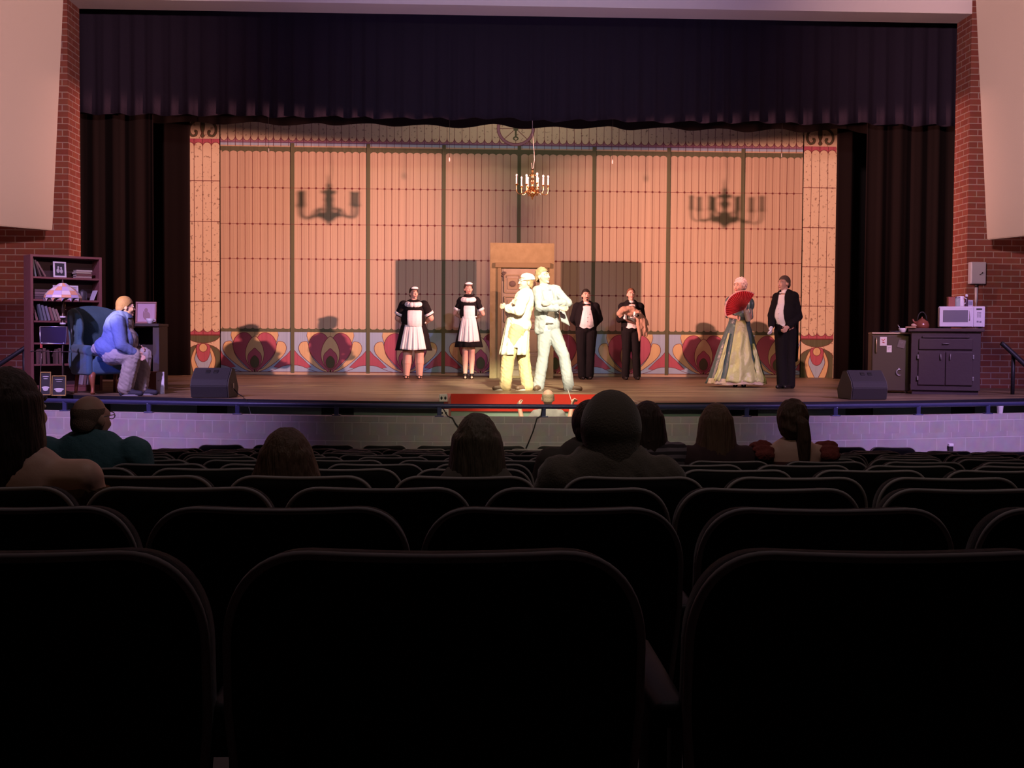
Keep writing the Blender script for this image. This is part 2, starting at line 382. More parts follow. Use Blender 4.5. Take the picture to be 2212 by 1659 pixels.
# ------------------------------------------------------------------ curtains
velvet = mat('plum_black_velvet', (.022, .0165, .030), .9, spec=.1, bump=(30, .15))
velvet_b = mat('black_velvet', (.010, .0065, .0065), .95, spec=.08)
def curtain(name, label, x0, x1, y, z0, z1, m, pleat=.22, amp0=.01, amp1=.06, hem=.03, seed=1, dx=.022, nz=10):
    rnd = random.Random(seed); n = int((x1-x0)/dx); bm = NB(); ph = 0; prof = []; hems = []
    for i in range(n+1):
        x = x0+(x1-x0)*i/n
        ph += dx/(pleat*(1+.45*noise.noise(V((x*1.3, seed, 0)))))*2*math.pi
        sn = math.sin(ph); prof.append(sn*abs(sn)**.5+.18*math.sin(2.3*ph+seed)+.8*noise.noise(V((x*1.7, seed*3, 1))))
        hems.append(hem*(.6*math.sin(ph*.5)+noise.noise(V((x*1.1, seed, 5)))))
    rows = []
    for j in range(nz+1):
        t = j/nz; a = lerp(amp0, amp1, t**.8); rows.append([])
        for i in range(n+1):
            x = x0+(x1-x0)*i/n
            rows[-1].append(bm.verts.new((x, y+a*prof[i], lerp(z1, z0+hems[i], t))))
    for a, b in zip(rows, rows[1:]):
        for i in range(n): bm.faces.new((a[i], b[i], b[i+1], a[i+1]))
    o = obj(name, bm, m); md = o.modifiers.new('thick', 'SOLIDIFY'); md.thickness = .008
    return tag(o, label, 'curtain')
curtain('grand_valance', 'wide plum-black pleated valance across the top of the stage opening', XL-.3, XR+.3, 20.75, 5.80, 8.0, velvet, .31, .003, .034, .030, 3)
curtain('border_curtain', 'plain black border curtain hanging just behind the pleated valance', XL-1, XR+1.2, 22.3, 5.95, 8.2, velvet_b, .55, .01, .02, .045, 8, .04, 4)
lx = at(332, 600, 21.3).x
curtain('leg_curtain', 'black pleated side curtain behind the brick at the left of the stage', XL-.7, lx, 21.3, STG+.01, 8.0, velvet_b, .34, .02, .024, 0, 11)
curtain('leg_curtain', 'flat black side curtain between left pleated drape and painted backdrop', lx-.5, at(411, 600, 23.9).x, 23.9, STG+.01, 8.0, velvet_b, .5, .01, .012, 0, 12, .05, 4)
rx = at(1868, 600, 21.3).x
curtain('leg_curtain', 'black pleated side curtain beside the brick at the right of the stage', rx, XR+.7, 21.3, STG+.01, 8.0, velvet_b, .34, .02, .024, 0, 13)
curtain('leg_curtain', 'flat black side curtain between right pleated drape and painted backdrop', at(1804, 600, 23.9).x, rx+.6, 23.9, STG+.01, 8.0, velvet_b, .5, .01, .012, 0, 14, .05, 4)
# ================================================================== PAINTED BACKDROP
YB = 25.0
K = YB/F*1.0007
def bx(px): return at(px, 600, YB).x
def bz(py): return at(1107, py, YB).z
fold = dict(bump=(1, .55), noise_scale=(6, 1, .10))
def pmat(n, col, v=None, **k): return mat('painted_'+n, col, .85, spec=.15, vary=v, **(fold if not v else dict(bump=(1, .2), noise_scale=(1, 1, 1))))
PM = [pmat('cloth_tan', (.60, .47, .33)), mat('painted_cream_speckled', (.80, .68, .47), .85, spec=.15, vary=(17, .035, (.40, .30, .20), .37)),
      pmat('olive', (.14, .15, .085)), pmat('maroon_line', (.20, .055, .055)), pmat('red', (.50, .13, .18)), pmat('light_blue', (.42, .56, .72)),
      pmat('peach', (.76, .57, .30)), pmat('rose', (.58, .27, .27)), pmat('mauve', (.42, .22, .30)), pmat('dark_olive', (.12, .115, .06)), pmat('dark_blue_line', (.12, .10, .22))]
TAN, CREAM, OLIVE, LINE, RED, BLUE, PEACH, ROSE, MAUVE, DOLIVE, DBLUE = range(11)
bd = NB()
LAY = .0007
def fill(pts, lay, mi):
    """pts in photo-scaled drop coordinates -> flat painted shape"""
    vs = [bd.verts.new((bx0+p[0]*K, -lay*LAY, bz0-p[1]*K)) for p in pts]
    f = bd.faces.new(vs); f.material_index = mi; f.normal_update()
    if f.normal.y > 0: f.normal_flip()
bx0, bz0 = at(1107, 600, YB).x-1107*K, bz(600)+600*K
def rect(x0, y0, x1, y1, lay, mi): fill([(x0, y0), (x1, y0), (x1, y1), (x0, y1)], lay, mi)
def stroke(pts, wd, lay, mi, closed=False):
    n = len(pts); L = []; Rr = []
    for i in range(n):
        a = pts[(i-1) % n] if (closed or i > 0) else pts[0]; b = pts[(i+1) % n] if (closed or i < n-1) else pts[-1]
        dx, dy = b[0]-a[0], b[1]-a[1]; l = math.hypot(dx, dy) or 1
        nx, ny = -dy/l*wd/2, dx/l*wd/2
        L.append((pts[i][0]+nx, pts[i][1]+ny)); Rr.append((pts[i][0]-nx, pts[i][1]-ny))
    for i in range(n if closed else n-1):
        j = (i+1) % n; fill([L[i], L[j], Rr[j], Rr[i]], lay, mi)
def spl(pts, n=6, closed=False):
    """catmull-rom through points"""
    out = []; m = len(pts)
    for i in range(m if closed else m-1):
        p = [pts[(i+k) % m] if closed else pts[min(max(i+k, 0), m-1)] for k in (-1, 0, 1, 2)]
        for s in range(n):
            t = s/n
            out.append(tuple(.5*((2*p[1][d])+(-p[0][d]+p[2][d])*t+(2*p[0][d]-5*p[1][d]+4*p[2][d]-p[3][d])*t*t+(-p[0][d]+3*p[1][d]-3*p[2][d]+p[3][d])*t**3) for d in (0, 1)))
    if not closed: out.append(tuple(pts[-1]))
    return out
def shape(pts, lay, mi, outline=1.0, smooth=True, oc=LINE):
    q = spl(pts, 6, True) if smooth else pts
    fill(q, lay, mi)
    if outline: stroke(q, outline, lay+1, oc, True)
def arc(cx, cy, rx, ry, a0, a1, n=16):
    return [(cx+rx*math.cos(R(a0+(a1-a0)*i/n)), cy+ry*math.sin(R(a0+(a1-a0)*i/n))) for i in range(n+1)]
X0, X1, TOP, BOT = 405, 1812, 225, 815
PL, PR = 483, 1735
rect(X0, TOP, X1, BOT, 0, TAN)
# upper frieze
rect(PL, TOP, PR, 313, 1, CREAM)
rect(PL, 305, PR, 318, 2, MAUVE)
stp = 16.06
x = PL
while x < PR-2:
    fill([(x+.4, TOP)]+[(x+.4, 303)]+arc(x+stp/2, 303, stp/2-.4, 10, 180, 0, 8)[1:-1]+[(x+stp-.4, 303), (x+stp-.4, TOP)], 3, CREAM)
    stroke([(x, TOP), (x, 325)], .9, 5, LINE)
    stroke(arc(x+stp/2, 303, stp/2, 10.4, 180, 0, 8), 1.0, 4, LINE)
    x += stp
rect(PL, 316.2, PR, 317.6, 6, DBLUE); rect(PL, 318, PR, 323, 2, BLUE); rect(PL, 323, PR, 326, 2, TAN); rect(PL, 326, PR, 335, 3, OLIVE)
# vertical glazing bars and thin leads, scalloped at top and foot
bars = [1120+161.3*k for k in range(-4, 5)]
for i in range(8):
    a = max(bars[i], PL); b2 = min(bars[i+1], PR-0)
    n = max(1, round((b2-a-8)/15.4)); wd = (b2-a-8)/n
    for k in range(n+1):
        xx = a+4+wd*k
        if k not in (0, n): stroke([(xx, 335), (xx, 714)], .75, 3, LINE)
        if k < n:
            fill([(xx, 335)]+arc(xx+wd/2, 339.5, wd/2, 4.5, 180, 360, 6)+[(xx+wd, 335)], 4, OLIVE)
            fill([(xx, 715)]+arc(xx+wd/2, 709.5, wd/2, 4.5, 180, 0, 6)+[(xx+wd, 715)], 4, OLIVE)
    for y in (413, 490, 564, 637):
        stroke([(a, y), (b2, y)], .9, 3, LINE)
        for k in range(1, n): fill(arc(a+4+wd*k, y, 2.3, 2.3, 0, 360, 8)[:-1], 4, LINE)
rect(PL, 713.5, PR, 720, 5, OLIVE)
# flower band
rect(PL, 720, PR, 808, 1, BLUE)
q = 7.37
def P(cx, pts, mir=False): return [(cx+(-1 if mir else 1)*p[0]/q, 690+27+(p[1]-200)/q+2.5) for p in pts]
for i in range(8):
    cx = (bars[i]+bars[i+1])/2
    lim = lambda pts: [(min(max(p[0], PL), PR), p[1]) for p in pts]
    for mir in (False, True):
        f = lambda pts: lim(P(cx, pts, mir))
        # peach shoulder above, red spandrel, blue hump below
        shape(f(spl([(0, 200), (-362, 200), (-372, 260), (-350, 340), (-300, 460), (0, 460)], 1)), 2, PEACH, .9, False)
        shape(f([(-594, 455), (-560, 500), (-500, 570), (-440, 620), (-300, 760), (-380, 770), (-450, 742), (-520, 728), (-594, 728)]), 2, RED, .9, False)
        shape(f(spl([(-594, 728), (-520, 728), (-450, 742), (-380, 772), (-280, 812), (-150, 842), (0, 850)], 4)+[(0, 870), (-594, 870)]), 3, BLUE, .9, False)
        shape(f([(-400, 352), (-460, 372), (-494, 430), (-490, 500), (-450, 570), (-380, 640), (-300, 705), (-200, 775), (-100, 822), (0, 840), (0, 800), (-100, 790), (-190, 715), (-270, 620), (-320, 530), (-340, 430), (-360, 362)]), 5, PEACH, 1.0)
        shape(f([(-20, 795), (-80, 790), (-180, 700), (-270, 600), (-325, 500), (-340, 410), (-320, 330), (-275, 265), (-215, 226), (-150, 216), (-90, 240), (-40, 300), (-20, 340)]), 7, RED, 1.1)
    fc = lambda half: P(cx, half)+[(2*cx-p[0], p[1]) for p in reversed(P(cx, half))][1:-1]
    shape(spl(fc([(0, 270), (70, 330), (120, 420), (145, 520), (140, 620), (110, 700), (60, 770), (0, 800)]), 3, True), 9, PEACH, 1.1, False)
    shape(spl(fc([(0, 460), (45, 500), (90, 545), (110, 610), (100, 690), (60, 755), (0, 792)]), 3, True), 11, RED, 1.0, False)
    shape(spl(fc([(0, 578), (40, 605), (66, 650), (70, 700), (50, 750), (0, 778)]), 3, True), 13, DOLIVE, .9, False)
for b in bars[1:-1]:
    rect(b-3.9, 318, b+3.9, 808, 16, OLIVE)
    for y in (413, 490, 564, 637): rect(b-3.9, y-.4, b+3.9, y+.4, 17, LINE)
rect(PL, 805, PR, 806.4, 15, LINE); rect(PL, 806.4, PR, BOT, 14, TAN)
# corner pilasters
for x0, x1 in ((X0+5, PL), (PR, X1-5)):
    cx = (x0+x1)/2; n = 4; wd = (x1-x0)/n
    rect(x0-6, TOP, x1, BOT, 18, CREAM) if x0 < 500 else rect(x0, TOP, x1+6, BOT, 18, CREAM)
    rect(x0, 311, x1, 324, 19, RED); rect(x0, 716, x1, 727, 19, RED)
    for k in range(n):
        xa = x0+wd*k
        fill([(xa+.4, 360)]+arc(xa+wd/2, 327, wd/2-.4, 8, 180, 360, 8)+[(xa+wd-.4, 360)], 20, CREAM)
        stroke(arc(xa+wd/2, 327, wd/2, 8.5, 180, 360, 8), 1.1, 21, LINE)
        fill([(xa+.4, 680)]+arc(xa+wd/2, 713, wd/2-.4, 8, 180, 0, 8)+[(xa+wd-.4, 680)], 20, CREAM)
        stroke(arc(xa+wd/2, 713, wd/2, 8.5, 180, 0, 8), 1.1, 21, LINE)
        if k: stroke([(xa, 311), (xa, 726)], .8, 22, LINE)
    for y in (400, 486, 571, 656): rect(x0, y-.7, x1, y+.7, 22, LINE)
    for xx in (PL, PR):
        stroke([(xx, TOP), (xx, BOT)], 1.6, 24, LINE)
    # foot ornament
    rect(x0, 726.4, x1, 728.4, 23, LINE)
    hw = (x1-x0)/2
    shape([(cx-hw, 728.5)]+arc(cx, 726, hw, 19, 172, 8, 14)+[(cx+hw, 728.5)], 20, OLIVE, 1, False)
    fill([(x0, 763)]+arc(cx, 772, hw+3, 25, 190, 350, 14)+[(x1, 763), (x1, BOT), (x0, BOT)], 20, OLIVE)
    stroke(arc(cx, 772, hw+1, 25, 190, 350, 14), 1, 21, LINE)
    shape([(cx, 746), (cx+14, 752), (cx+24, 772), (cx+25, 790), (cx+15, BOT), (cx-15, BOT), (cx-25, 790), (cx-24, 772), (cx-14, 752)], 22, PEACH, 1)
    shape([(cx, 746), (cx+10, 752), (cx+17, 772), (cx+17, 784), (cx+2, BOT), (cx-2, BOT), (cx-17, 784), (cx-17, 772), (cx-10, 752)], 24, BLUE, 1)
    shape([(cx-12, 748), (cx+12, 748), (cx+14, 765), (cx+9, 780), (cx, 785), (cx-9, 780), (cx-14, 765)], 26, RED, 1)
    shape(arc(cx, 755, 8.6, 9, 0, 360, 18)[:-1], 28, PEACH, 1, False)
    # scrolls at the head
    for s in (-1, 1):
        sc = spl([(cx+s*3, 272), (cx+s*16, 274), (cx+s*26, 283), (cx+s*28, 296), (cx+s*22, 305), (cx+s*14, 303), (cx+s*13, 296), (cx+s*17, 295)], 5)
        stroke(sc, 5.4, 24, LINE); stroke(sc, 3.6, 25, OLIVE)
        fill([(cx, 272), (cx+s*6, 262), (cx+s*22, 262), (cx+s*14, 268)], 24, OLIVE)
    shape([(cx, 268), (cx+4, 276), (cx+4, 290), (cx+1.5, 299), (cx+4, 305), (cx, 309), (cx-4, 305), (cx-1.5, 299), (cx-4, 290), (cx-4, 276)], 26, OLIVE, 1)
# half rose window over the middle
cx, cy = 1112, 281
fill(arc(cx, cy, 41, 37.5, 0, 360, 40)[:-1], 7, LINE); fill(arc(cx, cy, 40, 36.6, 0, 360, 40)[:-1], 8, MAUVE)
fill(arc(cx, cy, 35, 32, 0, 360, 40)[:-1], 9, LINE); fill(arc(cx, cy, 34, 31, 0, 360, 40)[:-1], 10, CREAM)
for an in (0, 45, 90, 135, 180, 225, 270, 315): stroke([(cx, cy), (cx+34*math.cos(R(an)), cy+31*math.sin(R(an)))], 1.2, 11, LINE)
stroke([(cx, cy), (cx, cy+17)], 4, 12, OLIVE); fill(arc(cx, cy+21, 6.2, 4.6, 0, 360, 14)[:-1], 12, OLIVE); fill(arc(cx, cy+21.5, 3.4, 2.2, 0, 360, 14)[:-1], 13, CREAM); fill(arc(cx, cy, 5.5, 5.5, 0, 360, 14)[:-1], 13, OLIVE)
bdo = obj('painted_backdrop', bd, PM, None, False, (0, YB, 0))
tag(bdo, 'huge painted stage backdrop of latticed windows over red and blue flowers', 'backdrop'); bdo['kind'] = 'thing'
# cloth behind the paint gives it a back and a hem
bm = NB(); box(bm, ((bx(X0)+bx(X1))/2, .012, (bz(TOP)+bz(BOT))/2), (bx(X1)-bx(X0), .02, bz(TOP)-bz(BOT)))
obj('canvas', bm, PM[TAN], bdo, False)
# fixed stage door flat -------------------------------------------------
YD = 23.4
def dxz(px, py): p = at(px, py, YD); return p.x, p.z
tan_d = mat('door_flat_tan', (.25, .205, .095), .8, vary=(7, .25, (.19, .15, .065)), bump=(30, .1))
tan_t = mat('door_trim_tan', (.17, .13, .055), .7)
door_p = mat('door_panel_cream', (.31, .27, .18), .7, vary=(5, .2, (.24, .20, .13)))
dark_p = mat('door_ornament_brown', (.10, .07, .05), .7)
xa, _ = dxz(1058, 700); xb, _ = dxz(1196, 700); zt = dxz(1127, 525)[1]; wd = xb-xa; cxd = (xa+xb)/2
door = thing('stage_door', 'tall tan scenery door flat with carved panels standing upstage centre', 'door', (cxd, YD, STG))
h = zt-STG
pw = wd/138.0
bm = NB()
o1, o2, ot = -52*pw+wd/2, wd-(1182-1058)*pw-wd/2+0, h-(573-525)*pw
ox0, ox1 = (1074-1127)*pw, (1182-1127)*pw
box(bm, ((-wd/2+ox0)/2, .06, h/2), (ox0+wd/2, .12, h)); box(bm, ((wd/2+ox1)/2, .06, h/2), (wd/2-ox1, .12, h)); box(bm, ((ox0+ox1)/2, .06, (h+ot)/2), (ox1-ox0, .12, h-ot))
box(bm, (0, .10, .035), (wd, .14, .07), bev=.01)
obj('flat', bm, tan_d, door, False)
bm = NB(); box(bm, ((ox0+ox1)/2, -.02, ot-.0), (ox1-ox0+.10, .08, .10), bev=.012); box(bm, (ox0+.035, -.012, ot/2), (.07, .05, ot), bev=.01); box(bm, (ox1-.035, -.012, ot/2), (.07, .05, ot), bev=.01)
obj('door_frame', bm, tan_t, door, False)
bm = NB(); lw = ox1-ox0-.15; lc = (ox0+ox1)/2
box(bm, (lc, .05, ot/2), (lw, .05, ot-.09), bev=.006)
leaf = obj('door_leaf', bm, door_p, door, False)
bm = NB()
for s in (-1, 1):
    for zc, hh in ((ot-.36, .34), (ot-.86, .50), (ot-1.5, .54), (.36, .36)):
        x = lc+s*lw*.235
        for dx, dz, sx, sz in ((0, hh/2, lw*.36, .03), (0, -hh/2, lw*.36, .03), (-lw*.18, 0, .03, hh), (lw*.18, 0, .03, hh)): box(bm, (x+dx, .018, zc+dz), (sx, .03, sz), bev=.008)
        box(bm, (x, .02, zc), (lw*.24, .02, hh-.12), bev=.01)
obj('panel_moulding', bm, mat('door_moulding', (.25, .20, .11), .65), leaf, False)
bm = NB()
for s in (-1, 1):
    lathe_c = (lc+s*lw*.235, .0, ot-.36); ell(bm, lathe_c, (.06, .02, .06))
    tube(bm, [(lc+s*(lw*.42-.13*t*math.cos(t*5)), .015, ot-.13-.10*abs(math.sin(t*5))*t) for t in [i/14 for i in range(15)]], .012, 6)
    tube(bm, [(lc+s*lw*.44, .015, ot-.12-.03*i) for i in range(7)], .012, 6)
obj('carved_ornament', bm, dark_p, leaf)
bm = NB(); ell(bm, (lc+lw*.42, -.0, 1.02), (.03, .04, .03)); obj('knob', bm, mat('brass', (.55, .33, .10), .3, 1), leaf)
# ================================================================== FIGURES
SKIN = mat('skin_light', (.62, .37, .28), .55, bump=(90, .04))
SKIN2 = mat('skin_tan', (.50, .29, .21), .55, bump=(90, .04))
EYE = mat('eye_white', (.7, .66, .62), .3); IRIS = mat('eye_dark', (.03, .02, .015), .2)
LIPS = mat('lips', (.50, .11, .11), .5); BROW = mat('brow_dark', (.06, .035, .025), .8)
LIPS_M = mat('lips_pale', (.48, .21, .17), .5)
BLACKCLOTH = mat('black_wool', (.010, .0085, .010), .9, spec=.15, bump=(60, .1))
WHITECLOTH = mat('white_cotton', (.82, .80, .80), .8, bump=(25, .12))
BLACKSHOE = mat('black_leather', (.012, .011, .012), .3)
def rot_yaw(yaw, pitch=0, roll=0):
    """facing -Y at yaw 0, positive yaw turns to image right; positive pitch looks down"""
    return Matrix.Rotation(yaw, 3, 'Z') @ Matrix.Rotation(pitch, 3, 'X') @ Matrix.Rotation(roll, 3, 'Y')
def smooth_rim(b, it=8):
    """even out the cut edge of a garment"""
    for v in [v for v in b.verts if not v.link_faces]: b.verts.remove(v)
    nb = {}
    for e in b.edges:
        if len(e.link_faces) == 1:
            for p, q in ((e.verts[0], e.verts[1]), (e.verts[1], e.verts[0])): nb.setdefault(p, []).append(q)
    nb = {p: q for p, q in nb.items() if len(q) == 2}
    for _ in range(it):
        new = {p: p.co*.4+(q[0].co+q[1].co)*.3 for p, q in nb.items()}
        for p, c in new.items(): p.co = c
    return b
class Fig:
    """joints J in world coordinates, converted to the base point's space"""
    def __init__(s, label, base, J, k=1.0, skin=None, head_yaw=0, head_pitch=0, head_roll=0, yaw=0, head_h=.232, shw=.185, hipw=.16, deep=.12, belly=0, name='person', group=None, fat=1.0):
        s.base = V(base); s.k = k; s.fat = fat
        s.root = thing(name, label, 'person', s.base, 0, group)
        s.J = {n: (V(p)-s.base) for n, p in J.items()}
        s.skin = skin or SKIN; s.HR = rot_yaw(head_yaw, head_pitch, head_roll); s.hs = head_h/.232
        s.TR = rot_yaw(yaw); s.shw, s.hipw, s.deep, s.belly = shw, hipw, deep, belly
        s.N = 0
    def h(s, x, y, z): return s.J['head'] + s.HR @ (V((x, y, z))*s.hs)
    def inh(s, p): return (s.HR.inverted() @ (p - s.J['head']))/s.hs
    def int(s, p): return s.TR.inverted() @ (p - s.J['chest'])
    # ---- primitives
    def head_prims(s, bm):
        q = s.hs; H = s.HR
        E = lambda c, r: ell(bm, s.h(*c), tuple(v*q for v in r), H, 18)
        E((0, .018, .022), (.074, .092, .090)); E((0, -.026, -.030), (.062, .066, .074)); E((0, -.040, -.075), (.040, .046, .036))
        E((0, -.070, .020), (.052, .022, .030)); E((0, -.104, -.028), (.014, .016, .012)); E((.028, -.072, -.030), (.026, .022, .024)); E((-.028, -.072, -.030), (.026, .022, .024))
        cone(bm, s.h(0, -.088, .012), .010*q, s.h(0, -.106, -.026), .013*q, 10)
        cone(bm, s.h(0, -.083, -.062), .012*q, s.h(0, -.083, -.066), .012*q, 8); E((0, -.082, -.094), (.020, .016, .016))
        for x in (-1, 1): E((x*.077, .012, -.012), (.011, .022, .032))
        cone(bm, s.h(0, .012, -.05), .052*q*s.fat**.5, s.J['neck']+V((0, 0, -.02)), .058*q*s.fat**.5)
    def torso_prims(s, bm, t=0.0, hips=True):
        c, p, n = s.J['chest'], s.J['pelvis'], s.J['neck']; T = s.TR
        a, b = s.J['sha'], s.J['shb']
        for sh in (a, b): cone(bm, n+V((0, 0, -.045)), .052+t, sh, .058+t)
        cone(bm, a, .060+t, b, .060+t)
        up = (n-p).normalized(); x = T @ V((1, 0, 0)); 
        z = up; y = z.cross(x).normalized(); x = y.cross(z); Rm = Matrix((x, y, z)).transposed()
        ell(bm, lerp(p, n, .66), (s.shw*.90+t, s.deep+t, .21+t), Rm, 20)
        ell(bm, lerp(p, n, .33)-y*s.belly*.7, ((s.shw*.5+s.hipw*.46)+t, s.deep*.98+t+s.belly*.6, .20+t), Rm, 20)
        if hips: ell(bm, p+z*.02, (s.hipw+t, s.deep+.01+t+s.belly*.3, .13+t), Rm, 20)
    def arm_prims(s, bm, sd, t=0.0, upto=1.0, f=1.0):
        f *= s.fat; S_, E_, W_ = s.J['sh'+sd], s.J['el'+sd], s.J['wr'+sd]
        if upto <= .5:
            cone(bm, S_, .060*f+t, lerp(S_, E_, upto*2), lerp(.060, .044, upto*2)*f+t); return
        cone(bm, S_, .058*f+t, E_, .043*f+t)
        e = (upto-.5)*2; cone(bm, E_, .042*f+t, lerp(E_, W_, e), lerp(.042, .029, e)*f+t)
    def leg_prims(s, bm, sd, t=0.0, f=1.0, upto=1.0, tf=1.0):
        f *= s.fat; H, Kn, A = s.J['hp'+sd], s.J['kn'+sd], s.J['an'+sd]
        cone(bm, H, .088*f+t, Kn, .058*f+t)
        cone(bm, Kn, .056*f+t, lerp(Kn, A, .35), .060*f+t); cone(bm, lerp(Kn, A, .35), .060*f+t, lerp(Kn, A, upto), (.038*f+t)*tf)
    def foot_dir(s, sd):
        d = s.J.get('toe'+sd); return (d-s.J['an'+sd]).normalized() if d is not None else (s.TR @ V((0, -1, 0)))
    def foot_prims(s, bm, sd, t=0.0, L=.17):
        A = s.J['an'+sd]; d = s.foot_dir(sd); d = V((d.x, d.y, 0)).normalized(); g = V((A.x, A.y, .032))
        cone(bm, A, .036+t, g-d*.035+V((0, 0, .005)), .036+t); cone(bm, g-d*.035, .034+t, g+d*L*.72, .030+t); cone(bm, g+d*L*.5, .036+t, g+d*L, .022+t)
        cone(bm, A+V((0, 0, -.01)), .034+t, g+d*L*.55, .028+t)
    def hand_prims(s, bm, sd, t=0.0, curl=.5, roll=0.0, k=1.0, d=None):
        W_, E_ = s.J['wr'+sd], s.J['el'+sd]; d = (W_-E_).normalized() if d is None else V(d).normalized()
        n = d.cross(V((0, 0, 1)));  n = V((1, 0, 0)) if n.length < .2 else n.normalized()
        n = Matrix.Rotation(roll, 3, d) @ n; sdv = d.cross(n).normalized()   # n = palm normal side, sdv = across the palm
        for i in range(4):
            o = (i-1.5)*.0205*k
            cone(bm, W_+d*.012, .019*k+t, W_+d*.085*k+sdv*o, .0125*k+t, 8)
            L = (.036, .042, .040, .031)[i]*k; p0 = W_+d*.088*k+sdv*o
            a1 = curl*.9; a2 = curl*2.1; d1 = d*math.cos(a1)+n*math.sin(a1); d2 = d*math.cos(a2)+n*math.sin(a2)
            p1 = p0+d1*L; p2 = p1+d2*L*.8
            cone(bm, p0, .0105*k+t, p1, .0092*k+t, 8); cone(bm, p1, .0092*k+t, p2, .0075*k+t, 8)
        tb = W_+d*.03*k-sdv*.026*k; t1 = tb+(d*.75-sdv*.6+n*.35).normalized()*.042*k; t2 = t1+(d*.9+n*.5*(.3+curl)).normalized()*.032*k
        cone(bm, W_+d*.015, .018*k+t, tb, .0165*k+t, 8); cone(bm, tb, .0145*k+t, t1, .0115*k+t, 8); cone(bm, t1, .0115*k+t, t2, .0085*k+t, 8)
    # ---- pieces
    def body(s, hands=(), voxel=.0075, feet=True):
        bm = NB(); s.head_prims(bm); s.torso_prims(bm)
        for sd in 'ab':
            s.arm_prims(bm, sd); s.leg_prims(bm, sd)
            if feet: s.foot_prims(bm, sd)
            hk = hands[sd] if sd in hands else dict(curl=.4)
            s.hand_prims(bm, sd, **hk)
        return obj('body', blob(bm, voxel, 3), s.skin, s.root)
    def face(s, brow=None, lips=None, gaze=0):
        bm = NB()
        for x in (-1, 1):
            ell(bm, s.h(x*.031, -.0835, .010), (.0135*s.hs, .008*s.hs, .0085*s.hs), s.HR, 12); ell(bm, s.h(x*.031+gaze, -.089, .010), (.0062*s.hs, .005*s.hs, .0068*s.hs), s.HR, 10, 1)
        obj('eyes', bm, [EYE, IRIS], s.root)
        bm = NB()
        for x in (-1, 1): tube(bm, [s.h(x*.014, -.096, .030), s.h(x*.032, -.094, .0355), s.h(x*.050, -.080, .029)], [.0035, .0045, .003], 6)
        obj('eyebrows', bm, brow or BROW, s.root)
        bm = NB(); tube(bm, [s.h(-.024, -.085, -.063), s.h(-.009, -.096, -.0605), s.h(0, -.0965, -.062), s.h(.009, -.096, -.0605), s.h(.024, -.085, -.063)], [.003, .006, .0055, .006, .003], 6)
        tube(bm, [s.h(-.018, -.088, -.067), s.h(0, -.096, -.070), s.h(.018, -.088, -.067)], [.003, .0065, .003], 6)
        obj('lips', bm, lips or LIPS_M, s.root)
    def hair_short(s, m, front=.055, side=-.01, nape=-.06, t=.010, vol=0, name='hair', lump=0, top=9):
        bm = NB(); ell(bm, s.h(0, .020, .026+vol*.4), tuple(v*s.hs for v in (.078+t, .096+t, .096+t+vol)), s.HR, 26)
        ell(bm, s.h(0, .055, -.02), tuple(v*s.hs for v in (.066+t, .060+t, .075)), s.HR, 20)
        def keep(p):
            q = s.inh(p); y = q.y
            lim = front if y < -.045 else (lerp(front, side, (y+.045)/.05) if y < .005 else lerp(side, nape, min(1, (y-.005)/.07)))
            return q.z > lim+.006*noise.noise(p*90) and q.z < top+.01*noise.noise(p*40)
        b = blob(bm, .007, 1)
        if lump:
            for v in b.verts: v.co += (v.co-s.J['head']).normalized()*lump*noise.noise(v.co*28)
        dl = [f for f in b.faces if not keep(f.calc_center_median())]; bmesh.ops.delete(b, geom=dl, context='FACES'); smooth_rim(b)
        return obj(name, b, m, s.root)
    def garment(s, name, m, fn, voxel=.009, smooth=3, keep=None, wrinkle=0, parent=None):
        bm = NB(); fn(bm); b = blob(bm, voxel, smooth, None)
        if wrinkle:
            b.normal_update()
            for v in b.verts: v.co += v.normal*wrinkle*(.7*noise.noise(V((v.co.x*22, v.co.y*22, v.co.z*6)))+.6*noise.noise(V((v.co.x*16, v.co.y*16, v.co.z*30+v.co.x*22))))
        if keep:
            dl = [f for f in b.faces if not keep(f.calc_center_median())]; bmesh.ops.delete(b, geom=dl, context='FACES'); smooth_rim(b)
        return obj(name, b, m, parent or s.root)
    def shoes(s, m, t=.010, L=.185, name='shoe', heel=0, sole=None):
        for sd in 'ab':
            bm = NB(); s.foot_prims(bm, sd, t, L)
            if heel:
                A = s.J['an'+sd]; d = s.foot_dir(sd); cone(bm, V((A.x, A.y, .03))-d*.04, .018, V((A.x, A.y, .008))-d*.04, .012)
            b = blob(bm, .0075, 2)
            for v in b.verts: v.co.z = max(v.co.z, .0)
            sh = obj(name, b, m, s.root)
            if sole:
                A = s.J['an'+sd]; d = s.foot_dir(sd); d = V((d.x, d.y, 0)).normalized(); bm = NB()
                q = V((-d.y, d.x, 0)); pts = []
                for i in range(18):
                    a = 2*math.pi*i/18; pts.append((math.cos(a)*(.135), math.sin(a)*.05))
                prism(bm, pts, V((A.x, A.y, .001))+d*.06, d, q, (0, 0, .018)); obj('sole', bm, sole, sh, False)
def px_joints(D, spec):
    """joints read off the photograph at distance D (+dy)"""
    J = {}
    for k, v in spec.items():
        J[k] = at(v[0], v[1], D+(v[2] if len(v) > 2 else 0))
    return J
def curls(bm, centre, rad, n, r, Rm, seed=1, zmin=-1, mi=0, front=9):
    rnd = random.Random(seed)
    for i in range(n):
        z = 1-2*(i+.5)/n; 
        if z < zmin: continue
        a = i*2.39996; q = math.sqrt(1-z*z)
        d = V((q*math.cos(a), q*math.sin(a), z))
        if d.y < -front: continue
        ell(bm, V(centre)+Rm @ V((d.x*rad[0], d.y*rad[1], d.z*rad[2])), (r, r, r*.9), None, 8, mi)
